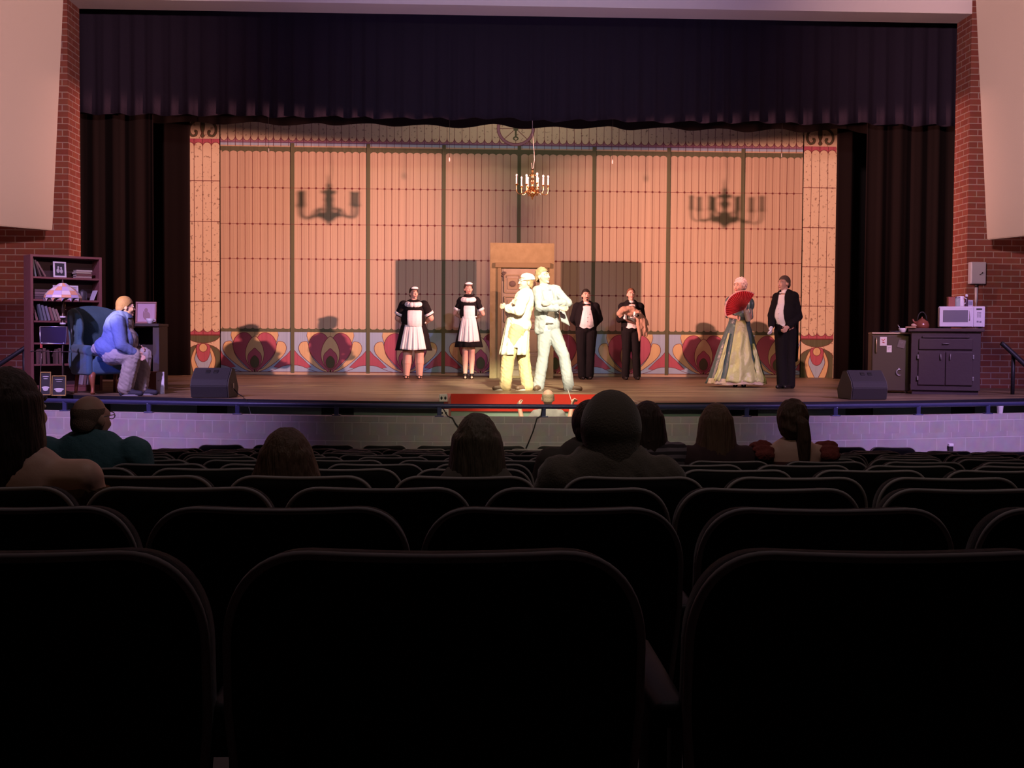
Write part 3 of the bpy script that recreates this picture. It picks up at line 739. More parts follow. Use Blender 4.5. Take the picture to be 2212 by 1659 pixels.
# ================================================================== THEATRE SEATS
seat_m = mat('charcoal_upholstery', (.016, .014, .015), .9, spec=.12, sheen=.08, bump=(120, .15))
shell_m = mat('black_plastic_shell', (.010, .009, .009), .55, spec=.2)
trim_m = mat('grey_edge_piping', (.33, .29, .28), .7, spec=.25)
steel_m = mat('black_steel', (.012, .012, .013), .45)
def back_outline(sc=0.0):
    pts = []; hw = .252-sc
    for i in range(11):
        t = i/10; pts.append((lerp(.225-sc, hw, min(1, t*1.3)), lerp(.36+sc, .74, t)))
    for i in range(1, 13):
        a = R(90*i/12); pts.append((hw-.098+.098*math.cos(a)**.85 if i < 12 else hw-.098, .74+(SEATH-.74-sc)*math.sin(a)**.9))
    for i in range(1, 5):
        x = (hw-.098)*(1-i/4); pts.append((x, SEATH-sc-.004*math.sin(math.pi/2*i/4)))
    left = [(-x, z) for x, z in reversed(pts[:-1])]
    return pts+left
LEAN = .11
def lean(x, y, z): return V((x, y+(.78-z)*LEAN*1.0, z))
def ring(bm, sc, y): return [bm.verts.new(lean(x, y, z)) for x, z in back_outline(sc)]
bm = NB(); lay = [(.05, .004), (.012, .004), (.002, .012), (.0, .03), (.002, .060), (.014, .074), (.05, .080), (.10, .086)]
rs = [ring(bm, a, b) for a, b in lay]
for i, (a, b) in enumerate(zip(rs, rs[1:])):
    for k in range(len(a)): bm.faces.new((a[k], b[k], b[(k+1) % len(a)], a[(k+1) % len(a)])).material_index = 0 if i >= 2 else 1
bm.faces.new(rs[0]).material_index = 1; bm.faces.new(rs[-1][::-1]).material_index = 0
bmesh.ops.recalc_face_normals(bm, faces=bm.faces)
ch0 = thing('theatre_seat', 'dark padded theatre seat', 'seat')
obj('backrest', bm, [seat_m, shell_m], ch0)
bm = NB(); ol = back_outline(.003)
tube(bm, [lean(x, .010, z) for x, z in ol], .0062, 8); obj('edge_trim', bm, trim_m, ch0)
bm = NB(); box(bm, (0, .21, .55), (.42, .10, .36), Matrix.Rotation(R(-10), 3, 'X'), .045); seat_up = obj('seat', bm, seat_m, ch0)
bm = NB(); box(bm, (0, .30, .44), (.44, .46, .10), Matrix.Rotation(R(4), 3, 'X'), .04); seat_dn = bm
bm = NB(); box(bm, (-.263, .22, .645), (.045, .34, .035), bev=.012); obj('armrest', bm, shell_m, ch0)
bm = NB(); box(bm, (-.263, .20, .32), (.025, .10, .62), bev=.006); box(bm, (-.263, .20, .012), (.05, .24, .024), bev=.004); obj('leg', bm, steel_m, ch0)
me_dn = bpy.data.meshes.new('seat'); bmesh.ops.recalc_face_normals(seat_dn, faces=seat_dn.faces)
for f in seat_dn.faces: f.smooth = True
seat_dn.to_mesh(me_dn); seat_dn.free(); me_dn.materials.append(seat_m)
used_chair = []
def place_chair(x, y, z, rz, label, occupied=False):
    if not used_chair: r = ch0; used_chair.append(1)
    else:
        r = ch0.copy(); C.objects.link(r)
        for c in ch0.children:
            k = c.copy(); C.objects.link(k); k.parent = r
    r.location = (x, y, z); r.rotation_euler = (0, 0, rz); r['label'] = label; r['group'] = 'rows of theatre seats'
    if occupied:
        for c in r.children:
            if c.name.startswith('seat'): c.data = me_dn
    return r
ROWS = {1: [-20, 942, 1938], 2: [5, 600, 1195, 1790, 2385], 3: [-43, 387, 817, 1245, 1663, 2100, 2535], 4: [-40, 305, 650, 1005, 1370, 1718, 2055, 2395],
        5: [-120, 165, 452, 738, 1020, 1305, 1590, 1880, 2165], 6: [-25, 215, 392, 632, 850, 1090, 1300, 1488, 1702, 1930, 2170]}
ROWS[6] = [-114, 117, 348, 579, 810, 1041, 1272, 1503, 1734, 1965, 2196]
ROWS[14] = [480, 597, 718, 831, 947, 1088, 1206, 1330, 1455, 1580, 1705, 1820, 1925]
ROWS[13] = [152, 271, 390, 560, 682, 800, 915, 1035, 1150, 1270, 1390, 1512, 1640, 1760, 1880, 2045, 2170]
for k in range(7, 13):
    sp = F*.53/rowd(k); off = {7: 740, 8: 850, 9: 803, 10: 905, 11: 770, 12: 880}[k]
    a = off
    while a > -sp*.6: a -= sp
    L = []
    while a < 2212+sp*.6:
        if k > 9 and a < 150: a += sp; continue
        L.append(a); a += sp
    ROWS[k] = L
CHAIRS = {}
SITTERS = [(4, 617), (4, 1031), (4, 1335), (6, 1276), (7, 1400), (7, 1549), (7, 1717), (6, 150), (3, 5)]
nrow = len(ROWS)
for k in range(1, 15):
    L = ROWS[k]; y = rowd(k)
    for i, px in enumerate(L):
        x = at(px, 950, y).x
        side = 0
        if k >= 13 and px > 1990: side = .06
        rz = -R(3.2)*max(-1.6, min(1.6, (x-.7)/3.0)) if k > 4 else 0
        dy = -.05*abs(x-.7)/3 if k > 5 else 0
        fr = 'the row nearest the camera' if k == 1 else ('the front row before the block wall' if k == 14 else ORD[k]+' row from the camera')
        n = len(L)
        if i <= n//2: pos = (ORD[i+1] if i else 'leftmost')+(' from the left' if i else '')
        else: pos = (ORD[n-i]+' from the right') if i < n-1 else 'rightmost'
        CHAIRS[(k, i)] = (x, y, rowz(k))
        place_chair(x, y-.008+dy, max(rowz(k), .026), rz, f'dark padded theatre seat in {fr}, {pos}', any(r_ == k and abs(at(q_, 950, y).x-x) < .27 for r_, q_ in SITTERS))
# ================================================================== AUDIENCE (seen from behind)
def seated(label, px, D, ztop_px, xw=.19, fz=None, head_yaw=math.pi, head_px=None, skin=None, armspread=1.0, headh=.225, roll=0, lean=0, drop=.190):
    """person in a seat facing the stage: head top at ztop_px"""
    top = at(px, ztop_px, D); fz = floorz(D) if fz is None else fz
    hx = at(head_px, ztop_px, D).x if head_px else top.x
    zt = top.z; b = V((top.x, D, fz)); zh = zt-.115
    zs = zh-drop
    J = dict(head=(hx, D+.03, zh), neck=(lerp(hx, top.x, .5), D+.0, zs+.06), chest=(top.x, D+.0, zs-.12), pelvis=(top.x, D+.10, max(fz+.50, zs-.52)),
             sha=(top.x-xw+.02, D, zs), shb=(top.x+xw-.02, D, zs))
    for sd, sg in (('a', -1), ('b', 1)):
        J['el'+sd] = (top.x+sg*(xw+.055*armspread), D+.06, zs-.27); J['wr'+sd] = (top.x+sg*(xw-.08), D+.27, zs-.33)
        J['hp'+sd] = (top.x+sg*.09, D+.12, max(fz+.50, zs-.52)); J['kn'+sd] = (top.x+sg*.10, D+.40, fz+.50); J['an'+sd] = (top.x+sg*.10, D+.34, fz+.09)
        J['toe'+sd] = (top.x+sg*.11, D+.7, fz+.05)
    return Fig(label, b, J, head_yaw=head_yaw, yaw=math.pi, shw=xw, hipw=xw*.9, head_h=headh, skin=skin, head_roll=roll, name='person')
def jersey(f, name, m, t=.014, upto=.45, fa=1.05, wr=.004, keep=None):
    def fn(bm):
        f.torso_prims(bm, t)
        for sd in 'ab': f.arm_prims(bm, sd, t, upto, fa); cone(bm, f.J['neck']+V((0, 0, -.10)), .080+t, f.J['sh'+sd]+V((0, 0, -.012)), .062+t)
    return f.garment(name, m, fn, .012, 3, keep, wr)
def slacks(f, m, name='trousers', t=.014):
    def fn(bm):
        for sd in 'ab': f.leg_prims(bm, sd, t, 1.1)
        ell(bm, f.J['pelvis'], (f.hipw+t, .14, .12))
    return f.garment(name, m, fn, .014, 2)
hair_br = mat('brown_hair', (.085, .045, .026), .6, bump=(80, .5), noise_scale=(1, 1, .12))
hair_dk = mat('dark_brown_hair', (.045, .025, .018), .6, bump=(80, .5), noise_scale=(1, 1, .12))
hair_au = mat('auburn_hair', (.13, .05, .025), .6, bump=(80, .5), noise_scale=(1, 1, .12))
hair_gy = mat('cropped_grey_hair', (.27, .175, .13), .8, bump=(200, .4))
jeans = mat('dark_denim', (.03, .035, .06), .85)
def long_hair(f, m, w_top, w_bot, zl, back=.10, wob=.012, strands=26, seed=1, name='hair'):
    """loose hair falling from the crown to zl below the head centre (figure faces +y)"""
    bm = NB(); hc = f.J['head']; ell(bm, hc+V((0, -.012, .024)), (w_top, .112, .104), None, 24)
    rnd = random.Random(seed)
    for i in range(strands):
        a = math.pi*(i+.5)/strands*1.24-.12*math.pi; c, s_ = math.cos(a), math.sin(a)
        p0 = hc+V((c*w_top*.80, -.012-s_*.085, .03)); p1 = hc+V((c*lerp(w_top, w_bot, .5), -.02-s_*(back), -zl*.45+rnd.uniform(-.01, .01)))
        p2 = hc+V((c*w_bot+rnd.uniform(-wob, wob), -.03-s_*back, -zl+rnd.uniform(-.03, .02)))
        cone(bm, p0, .030, p1, .026, 8); cone(bm, p1, .026, p2, .012+rnd.random()*.006, 8)
    b = blob(bm, .009, 2); b.normal_update()
    for v in b.verts: v.co += v.normal*.004*noise.noise(V((v.co.x*70, v.co.y*70, v.co.z*7)))
    return obj(name, b, m, f.root)
# long-haired woman, seat row four
f = seated('person with long brown hair seen from behind, fourth row, between two seats', 617, 4.27, 931, .165)
f.body(voxel=.011); long_hair(f, hair_br, .088, .150, .29, .10, .016, 28, 3); jersey(f, 'shirt', mat('dark_brown_knit', (.05, .035, .03), .9)); slacks(f, jeans)
f = seated('person with smooth straight hair in the fourth row, left of the hooded person', 1031, 4.27, 899, .175)
f.body(voxel=.011); long_hair(f, mat('ash_brown_hair', (.10, .075, .05), .6, bump=(80, .5), noise_scale=(1, 1, .12)), .078, .105, .30, .085, .006, 24, 5); jersey(f, 'shirt', mat('grey_brown_knit', (.09, .075, .06), .9), upto=1); slacks(f, jeans)
# hooded person
hood = mat('grey_hooded_fleece', (.085, .066, .050), .95, sheen=.25, bump=(150, .2))
f = seated('person in a grey hooded sweatshirt with the hood up, centre of audience', 1322, 4.27, 856, .20)
f.body(voxel=.011); jersey(f, 'hooded_top', hood, .03, .95, 1.15, .008); slacks(f, jeans)
bm = NB(); hc = f.J['head']; ell(bm, hc+V((0, -.01, .0)), (.112, .125, .140), None, 26); cone(bm, hc+V((-.012, -.01, .06)), .075, hc+V((-.015, .0, .085)), .04); cone(bm, hc+V((0, -.03, -.06)), .105, hc+V((0, -.04, -.19)), .10)
cone(bm, hc+V((-.05, -.02, -.19)), .08, hc+V((.05, -.02, -.19)), .08); b = blob(bm, .011, 4)
dl = [q for q in b.faces if (q.calc_center_median()-hc).y > .075 and abs((q.calc_center_median()-hc).x) < .085 and abs((q.calc_center_median()-hc).z) < .11]; bmesh.ops.delete(b, geom=dl, context='FACES')
obj('hood', b, hood, f.root)
bm = NB()
for sx in (-1,):
    for i in range(3): tube(bm, [hc+V((-.13-.05*i, -.04, -.20-.02*i)), hc+V((-.19-.045*i, -.05, -.26)), hc+V((-.225-.05*i, -.03, -.40))], [.03, .04, .05], 10)
obj('sleeve_folds', blob(bm, .012, 3), hood, f.root)
# companions further down
f = seated('person with short dark hair half hidden behind the left of the grey hood', 1276, 5.95, 873, .21, headh=.235)
f.body(voxel=.011); f.hair_short(hair_dk, .02, -.04, -.11, .016); jersey(f, 'jacket', mat('brown_jacket', (.06, .048, .04), .9), .03, .95, 1.1); slacks(f, jeans)
f = seated('person with dark shoulder-length hair and striped top, right of grey hood', 1400, 6.82, 870, .19)
f.body(voxel=.011); long_hair(f, hair_dk, .086, .098, .22, .085, .01, 22, 8)
st = mat('striped_top', (.20, .16, .17), .9); nt = st.node_tree; wv = nt.nodes.new('ShaderNodeTexWave'); wv.bands_direction = 'Z'; wv.inputs['Scale'].default_value = 8; wv.inputs['Distortion'].default_value = 1
cr = nt.nodes.new('ShaderNodeValToRGB'); cr.color_ramp.elements[0].color = (.04, .03, .035, 1); cr.color_ramp.elements[1].color = (.20, .16, .18, 1); cr.color_ramp.elements[0].position = .4; cr.color_ramp.elements[1].position = .6
tc = nt.nodes.new('ShaderNodeTexCoord'); nt.links.new(tc.outputs['Object'], wv.inputs['Vector']); nt.links.new(wv.outputs['Fac'], cr.inputs['Fac']); nt.links.new(cr.outputs['Color'], nt.nodes['Principled BSDF'].inputs['Base Color'])
jersey(f, 'striped_top', st, .02, .95, 1.1); slacks(f, jeans)
f = seated('person with long straight light brown hair, second from right in the audience', 1549, 6.82, 875, .185)
f.body(voxel=.011); long_hair(f, mat('light_brown_hair', (.15, .085, .05), .6, bump=(80, .5), noise_scale=(1, 1, .12)), .088, .112, .36, .085, .01, 26, 9); jersey(f, 'top', mat('dark_wine_top', (.06, .03, .03), .9), .016, .9); slacks(f, jeans)
f = seated('person with a brown ponytail and red ruffled shoulder straps, rightmost in audience', 1717, 6.82, 872, .20, head_yaw=math.pi-.35, drop=.175)
f.body(voxel=.011); f.hair_short(hair_br, .045, -.03, -.09, .016, .01, lump=.008)
bm = NB(); hc = f.J['head']; pts = [hc+V(p) for p in ((.0, -.09, .04), (.02, -.12, .01), (.03, -.125, -.08), (.035, -.115, -.20), (.03, -.10, -.30))]
tube(bm, pts, [.028, .038, .042, .034, .012], 12); obj('ponytail', blob(bm, .009, 2), hair_br, f.root)
ruf = mat('red_ruffle', (.22, .045, .035), .9, bump=(60, .4))
jersey(f, 'sundress', mat('dark_red_dress', (.10, .03, .028), .9), .012, .02, 1.0, .003, keep=lambda p: p.z < f.J['sha'].z-.04)
for sd in 'ab':
    bm = NB(); s0 = f.J['sh'+sd]
    for i in range(7):
        t = i/6-.5; ell(bm, s0+V((.02*math.sin(i*3)+(.01 if sd == 'b' else -.01), t*.16, .045-.10*abs(t)+.012*math.sin(i*2.1))), (.062, .030, .034), None, 12)
    b = blob(bm, .009, 1); b.normal_update()
    for v in b.verts: v.co += v.normal*.007*noise.noise(v.co*38)
    obj('shoulder_ruffle', b, ruf, f.root)
slacks(f, jeans)
# bald man on the left
f = seated('person with bald head, glasses and teal polo shirt in the left seats', 194, 5.97, 854, .235, head_yaw=math.pi-.45, headh=.235, drop=.180, armspread=.5)
f.body(voxel=.011); f.hair_short(hair_gy, .075, .02, -.06, .001, 0, top=.05)
polo = mat('teal_polo_shirt', (.07, .17, .20), .85, bump=(60, .15)); jersey(f, 'polo_shirt', polo, .022, .42, 1.2, .006)
bm = NB(); lathe(bm, [(.066, -.02), (.074, .0), (.078, .03), (.072, .034)], 20, f.J['neck']+V((0, -.0, -.01))); obj('shirt_collar', bm, polo, f.root)
bm = NB()
for s_ in (-1, 1):
    tube(bm, [f.h(s_*.031+.024*math.cos(a), -.100, .010+.018*math.sin(a)) for a in [i*math.pi/6 for i in range(13)]], .0025, 5); tube(bm, [f.h(s_*.055, -.098, .014), f.h(s_*.078, -.04, .014), f.h(s_*.080, .02, .008)], .0025, 5)
tube(bm, [f.h(-.008, -.102, .012), f.h(.008, -.102, .012)], .0025, 5); obj('glasses', bm, mat('glasses_frame', (.3, .3, .3), .3, .8), f.root); slacks(f, jeans)
# woman in the left foreground
f = seated('person with dark hair and bare shoulders in the left foreground', 18, 3.42, 801, .225, head_yaw=math.pi-.75, headh=.24, head_px=8)
f.body(voxel=.011); long_hair(f, hair_dk, .090, .085, .21, .085, .01, 22, 12); f.face()
jersey(f, 'tank_top', mat('ochre_top', (.30, .18, .10), .9, bump=(60, .2)), .014, .05, 1.0, .003, keep=lambda p: p.z < f.J['sha'].z-.02); slacks(f, jeans)
# ================================================================== CAST ON STAGE
def floor_base(px, D): p = at(px, 820, D); return V((p.x, D, STG))
def trousers(f, m, t=.016, fl=1.12, keepz=None, wr=.004, name='trousers', upto=1.0, tf=1.35):
    def fn(bm):
        for sd in 'ab': f.leg_prims(bm, sd, t, fl, upto, tf)
        ell(bm, f.J['pelvis']+V((0, 0, .02)), (f.hipw+t, f.deep+.015+t+f.belly*.3, .13))
    return f.garment(name, m, fn, .010, 3, keepz, wr)
def bowtie(f, m, p, s=1.0):
    bm = NB(); R_ = f.TR
    for q in (-1, 1): cone(bm, p, .008*s, p+R_ @ V((q*.05*s, 0, 0)), .022*s, 8)
    return obj('bow_tie', bm, m, f.root)
hair_k = mat('black_hair', (.02, .014, .012), .5, bump=(90, .3)); hair_rd = mat('thin_auburn_hair', (.20, .08, .04), .7, bump=(120, .3))
hair_sand = mat('sandy_hair', (.30, .20, .11), .6, bump=(90, .3)); hair_gr = mat('greying_brown_hair', (.09, .065, .05), .7, bump=(90, .3))
# ---------------------------------------------------------------- maids
def skirt(f, m, z0, z1, r0, r1, n=11, amp=.05, ph=0, name='skirt', cx=0, cy=0, k=7, dep=.8, parent=None):
    rg = []
    for i in range(k+1):
        t = i/k; r = lerp(r0, r1, t**.85); rg.append((cx, cy, lerp(z0, z1, t), r, r*lerp(.75, dep, t), n, amp*t, ph+.3*t))
    return obj(name, loft(rg, 110), m, parent or f.root)
def maid(label, D, spec, bib, waist, hem, apron, fat, shw, hipw, belly, hair, hy, hp, group=None):
    J = px_joints(D, spec); f = Fig(label, floor_base(spec['pelvis'][0], D), J, shw=shw, hipw=hipw, belly=belly, fat=fat, head_yaw=hy, head_pitch=hp, head_h=.222)
    s = F/D
    f.body(dict(a=dict(curl=.6), b=dict(curl=.6))); f.face(None, LIPS)
    f.hair_short(hair, .058, -.02, -.10, .010, .004); bm = NB(); ell(bm, f.h(0, .10, .05), (.05, .045, .05)); obj('hair_bun', bm, hair, f.root)
    zz = lambda py: at(spec['pelvis'][0], py, D).z-STG
    t = .014
    def fn(bm): f.torso_prims(bm, t, False); ell(bm, f.J['pelvis']+V((0, 0, .06)), (f.hipw*.85+t, f.deep+t, .12))
    f.garment('bodice', BLACKCLOTH, fn, .010, 3, lambda p: p.z > zz(waist)-.04)
    for sd in 'ab':
        S0, E0 = f.J['sh'+sd], f.J['el'+sd]; d = (E0-S0); L = d.length; d.normalize()
        bm = NB(); ell(bm, S0+d*.03, (.078*fat**.6, .078*fat**.6, .075)); cone(bm, S0, .066*fat, S0+d*L*.62, .060*fat)
        sl = obj('sleeve', blob(bm, .010, 3), BLACKCLOTH, f.root)
        bm = NB(); tube(bm, [S0+d*L*.58, S0+d*(L*.58+.045)], [.068*fat, .068*fat], 18); obj('cuff', bm, WHITECLOTH, sl)
    skirt(f, BLACKCLOTH, zz(waist), zz(hem[0]), hem[1]/s, hem[2]/s, 13, .03)
    # apron: bib, waistband, gathered front
    def bibf(bm): f.torso_prims(bm, t+.010, False); ell(bm, f.J['pelvis']+V((0, 0, .06)), (f.hipw*.85+t+.01, f.deep+t+.010, .12))
    x0, x1, y0, y1 = bib; bxx = lambda px: at(px, 700, D).x-f.base.x
    ap = f.garment('apron_bib', WHITECLOTH, bibf, .010, 3, lambda p: bxx(x0) < p.x < bxx(x1) and zz(y1)-.06 < p.z < zz(y0) and p.y < f.J['chest'].y+.02)
    bm = NB(); nx, nz = 44, 14; rows = []; (ah, aw0, aw1) = apron
    for j in range(nz+1):
        tt = j/nz; r0 = lerp(hem[1], hem[2], (tt*(zz(waist)-zz(ah))/(zz(waist)-zz(hem[0])))**.85)/s+.012; row = []
        for i in range(nx+1):
            u = i/nx*2-1; xx = u*lerp(aw0, aw1, tt**.8)/s; q = max(0, 1-(xx/max(r0, .01))**2)**.5
            yy = -r0*lerp(.75, .8, tt)*q-.014-.012*tt*math.sin(u*13+math.sin(u*5))-.006*math.sin(u*29)*tt
            row.append(bm.verts.new((xx, yy, lerp(zz(waist)+.01, zz(ah)+.012*math.sin(u*6)*0, tt)-.02*tt*(1-abs(u)))))
        rows.append(row)
    for a, b in zip(rows, rows[1:]):
        for i in range(nx): bm.faces.new((a[i], b[i], b[i+1], a[i+1]))
    o = obj('apron_skirt', bm, WHITECLOTH, f.root); md = o.modifiers.new('t', 'SOLIDIFY'); md.thickness = .006
    bm = NB(); r = hem[1]/s; tube(bm, [(1.03*r*math.cos(a), .78*r*math.sin(a), zz(waist)) for a in [2*math.pi*i/40 for i in range(41)]], .016, 8); obj('waistband', bm, WHITECLOTH, f.root)
    # wide rounded collar and cap
    bm = NB(); n0 = f.J['neck']
    for q in (-1, 1):
        for i in range(6):
            a = R(-90+q*(14+i*26)); ell(bm, n0+V((math.cos(a)*.098*(shw/.165)**.6, math.sin(a)*(.10+.35*belly)-.012, -.050-.02*max(0, math.sin(-a)))), (.062, .058, .052), Matrix.Rotation(q*.3*abs(math.cos(a)), 3, 'Y'))
    obj('collar', blob(bm, .008, 2), WHITECLOTH, f.root)
    bm = NB(); tube(bm, [f.h(.075*math.sin(a), -.055+.03*(1-math.cos(a)), .092+.012*math.cos(a)) for a in [R(-75+15*i) for i in range(11)]], [.010, .014, .019, .023, .026, .027, .026, .023, .019, .014, .010], 10)
    b = blob(bm, .006, 1); obj('maid_cap', b, WHITECLOTH, f.root)
    # strap shoes
    f.shoes(BLACKSHOE, .006, .15, 'shoe', 1)
    for sd in 'ab':
        A = f.J['an'+sd]; bm = NB(); tube(bm, [A+V((.045*fat*math.cos(a), .045*fat*math.sin(a)-.012, -.005)) for a in [2*math.pi*i/16 for i in range(17)]], .006, 6); obj('ankle_strap', bm, BLACKSHOE, f.root)
    return f
maid('stout person in black maid dress and white apron, left of the two maids', 22.75,
     dict(head=(894, 633.5), neck=(893.5, 651), chest=(893, 674), pelvis=(893, 709), sha=(872, 660), shb=(916, 660), ela=(860, 687, .05), elb=(930, 687, .05), wra=(880, 703, .27), wrb=(908, 703, .27),
          hpa=(882, 722), hpb=(904, 722), kna=(880, 766), knb=(906, 766), ana=(877.5, 812), anb=(906, 812)),
     (881.5, 912, 671, 698), 697, (757, 25, 39), (754, 15, 28), 1.52, .235, .225, .10, hair_dk, .45, 0)
maid('slim person in black maid dress and white apron, nearer the door', 22.87,
     dict(head=(1011.8, 624), neck=(1012, 641), chest=(1012, 661), pelvis=(1012, 694), sha=(996, 649), shb=(1029, 649), ela=(983, 677, .05), elb=(1043, 678, .05), wra=(1002, 690, .2), wrb=(1022, 690, .2),
          hpa=(1005, 708), hpb=(1019, 708), kna=(1005, 760), knb=(1019.5, 760), ana=(1005, 808.5), anb=(1019, 808.5)),
     (1001.5, 1025.7, 660.5, 685), 684, (750, 15.5, 30), (737, 13.5, 23.5), 1.0, .165, .155, 0, hair_dk, .28, -.05)
# ---------------------------------------------------------------- butlers
def tails(f, D, spec, label, hair, hairkw, hands, gloves=False, fat=1.0, shw=.19, belly=.03, vest=(.085, .155, .60), tail_z=.5, hy=0, hp=0, yaw=0, brow=None, deep=.12, skin=None, hemf=None, vcx=0, tail_len=None, headh=.232):
    J = px_joints(D, spec); fg = Fig(label, floor_base(spec['pelvis'][0], D), J, shw=shw, hipw=.16*fat, belly=belly, fat=fat, head_yaw=hy, head_pitch=hp, yaw=yaw, deep=deep, skin=skin, head_h=headh)
    fg.body(hands); fg.face(brow)
    if hair: fg.hair_short(hair, **hairkw)
    zw = fg.J['pelvis'].z; zn = fg.J['neck'].z
    def vf(bm): fg.torso_prims(bm, .023, True)
    fg.garment('waistcoat', WHITECLOTH, vf, .009, 3, lambda p: p.z > zw-.005+.55*abs(abs(fg.int(p).x)-.055) and fg.int(p).y < .02 and p.z < zn-.05)
    bm = NB()
    for i in range(4): ell(bm, fg.J['chest']+fg.TR @ V((0, -fg.deep-belly*1.2-.03+.0*i, .02-.075*i)), (.008, .006, .008))
    obj('waistcoat_buttons', bm, WHITECLOTH, fg.root)
    def cf(bm):
        tube(bm, [fg.J['neck']+V((0, -.012, -.035)), fg.J['neck']+V((0, -.006, .022))], [.070*fat**.5, .064*fat**.5], 18)
    bm = NB(); cf(bm); obj('wing_collar', bm, WHITECLOTH, fg.root)
    trousers(fg, BLACKCLOTH, .012, 1.2)
    v0, v1, zt = vest
    def jf(bm):
        fg.torso_prims(bm, .030, True)
        for sd in 'ab': fg.arm_prims(bm, sd, .020, .94, 1.08)
    def jk(p):
        q = fg.int(p)
        front = q.y < .01
        wv = lerp(v1, v0, max(0, min(1, (p.z-zw)/(zn-zw-.08)))) if p.z < zn-.13 else max(.012, v0*(1-.0*p.z))
        armish = min((p-lerp(fg.J['ela'], fg.J['wra'], t)).length for t in (0, .5, 1)) < .085 or min((p-lerp(fg.J['elb'], fg.J['wrb'], t)).length for t in (0, .5, 1)) < .085 or min((p-lerp(fg.J['sh'+s_], fg.J['el'+s_], t)).length for t in (.6, .8, 1) for s_ in 'ab') < .080
        if front and abs(q.x-vcx) < wv and not armish: return False
        if p.z < zw+.05 and not armish and q.y < .06: return p.z > zw+.03-.0 if abs(q.x) > wv else False
        return True
    fg.garment('tailcoat', BLACKCLOTH, jf, .009, 3, jk, .003)
    # swallow tails at the back
    bm = NB(); zl = zw-(tail_len or .42)
    for q in (-1, 1):
        rows = []
        for j in range(9):
            t = j/8; row = []
            for i in range(7):
                u = i/6; a = q*(.02+u*lerp(1.5, .75, t)); rr = lerp(.185, .20, t)*fat**.5
                row.append(bm.verts.new(fg.J['pelvis']*0+V((fg.J['pelvis'].x, fg.J['pelvis'].y, 0))+fg.TR @ V((rr*math.sin(a)*1.02, rr*math.cos(a)*.92+.01*math.sin(i*2), 0))+V((0, 0, lerp(zw+.13, zl+.05*u*t, t)))))
            rows.append(row)
        for a, b in zip(rows, rows[1:]):
            for i in range(6): bm.faces.new((a[i], b[i], b[i+1], a[i+1]))
    o = obj('coat_tails', bm, BLACKCLOTH, fg.root); md = o.modifiers.new('t', 'SOLIDIFY'); md.thickness = .01
    if gloves:
        for sd in 'ab':
            bm = NB(); fg.hand_prims(bm, sd, .0035, **hands.get(sd, dict(curl=.4))); E_, W_ = fg.J['el'+sd], fg.J['wr'+sd]; cone(bm, lerp(E_, W_, .86), .036, W_, .033)
            obj('white_glove', blob(bm, .007, 2), WHITECLOTH, fg.root)
    fg.shoes(BLACKSHOE, .010, .19)
    return fg
b1 = tails(None, 23.0, dict(head=(1266, 638), neck=(1266, 656), chest=(1266, 680), pelvis=(1266, 710), sha=(1247, 663), shb=(1286, 663), ela=(1238, 690, .06), elb=(1295, 689, .06), wra=(1257, 710, .26), wrb=(1277, 710, .26),
     hpa=(1257, 720), hpb=(1276, 720), kna=(1256, 766), knb=(1275, 766), ana=(1258, 811), anb=(1273, 811)), 'moustached person in black tailcoat and white waistcoat with hands behind back', hair_k, dict(front=.062, side=-.005, nape=-.07, t=.008), dict(a=dict(curl=.6), b=dict(curl=.6)), fat=1.12, shw=.205, belly=.05, hy=.12, vest=(.075, .15, 0))
bm = NB(); tube(bm, [b1.h(-.030, -.088, -.056), b1.h(-.010, -.099, -.049), b1.h(.010, -.099, -.049), b1.h(.030, -.088, -.056)], [.004, .007, .007, .004], 6); ell(bm, b1.h(0, -.090, -.090), (.018, .012, .016)); obj('moustache', bm, hair_k, b1.root)
bowtie(b1, BLACKCLOTH, b1.J['neck']+V((0, -.085, -.022)))
H2 = dict(a=dict(curl=.55, roll=0), b=dict(curl=.55, roll=math.pi))
b2 = tails(None, 23.0, dict(head=(1363.5, 636), neck=(1363, 653), chest=(1363, 680), pelvis=(1363, 710), sha=(1345, 663), shb=(1382, 663), ela=(1338, 690, -.06), elb=(1389, 690, -.06), wra=(1349, 687, -.30), wrb=(1374, 681, -.30),
     hpa=(1355, 720), hpb=(1372, 720), kna=(1353, 766), knb=(1374, 766), ana=(1350.5, 811), anb=(1376, 811)), 'balding person in black tailcoat holding a bundled tan coat in white gloves', hair_rd, dict(front=.085, side=.02, nape=-.06, t=.005), H2, True, 1.0, .185, .02, vest=(.06, .10, 0), hy=.05)
bowtie(b2, BLACKCLOTH, b2.J['neck']+V((0, -.08, -.022)))
# bundled coat carried over the forearms
coat_m = mat('tan_coat_cloth', (.42, .27, .19), .85, bump=(18, .5)); coat_d = mat('brown_coat_lining', (.14, .08, .06), .85)
DC = 23.0; cb = at(1360, 676, DC-.22)
coat = thing('folded_coat', 'tan coat bundled in the white gloved arms of the balding butler', 'coat', cb)
def cl(px, py, dy=0): return at(px, py, DC-.22+dy)-cb
bm = NB(); cone(bm, cl(1338, 678), .055, cl(1346, 668), .06); cone(bm, cl(1346, 668), .06, cl(1366, 667), .065); cone(bm, cl(1366, 667), .065, cl(1380, 678, -.03), .05); cone(bm, cl(1346, 674, .08), .08, cl(1374, 676, .08), .08)
cone(bm, cl(1340, 680), .05, cl(1348, 690), .035)
b = blob(bm, .010, 2); b.normal_update()
for v in b.verts: v.co += v.normal*.014*noise.noise(v.co*14)
obj('coat_bundle', b, coat_m, coat)
bm = NB()
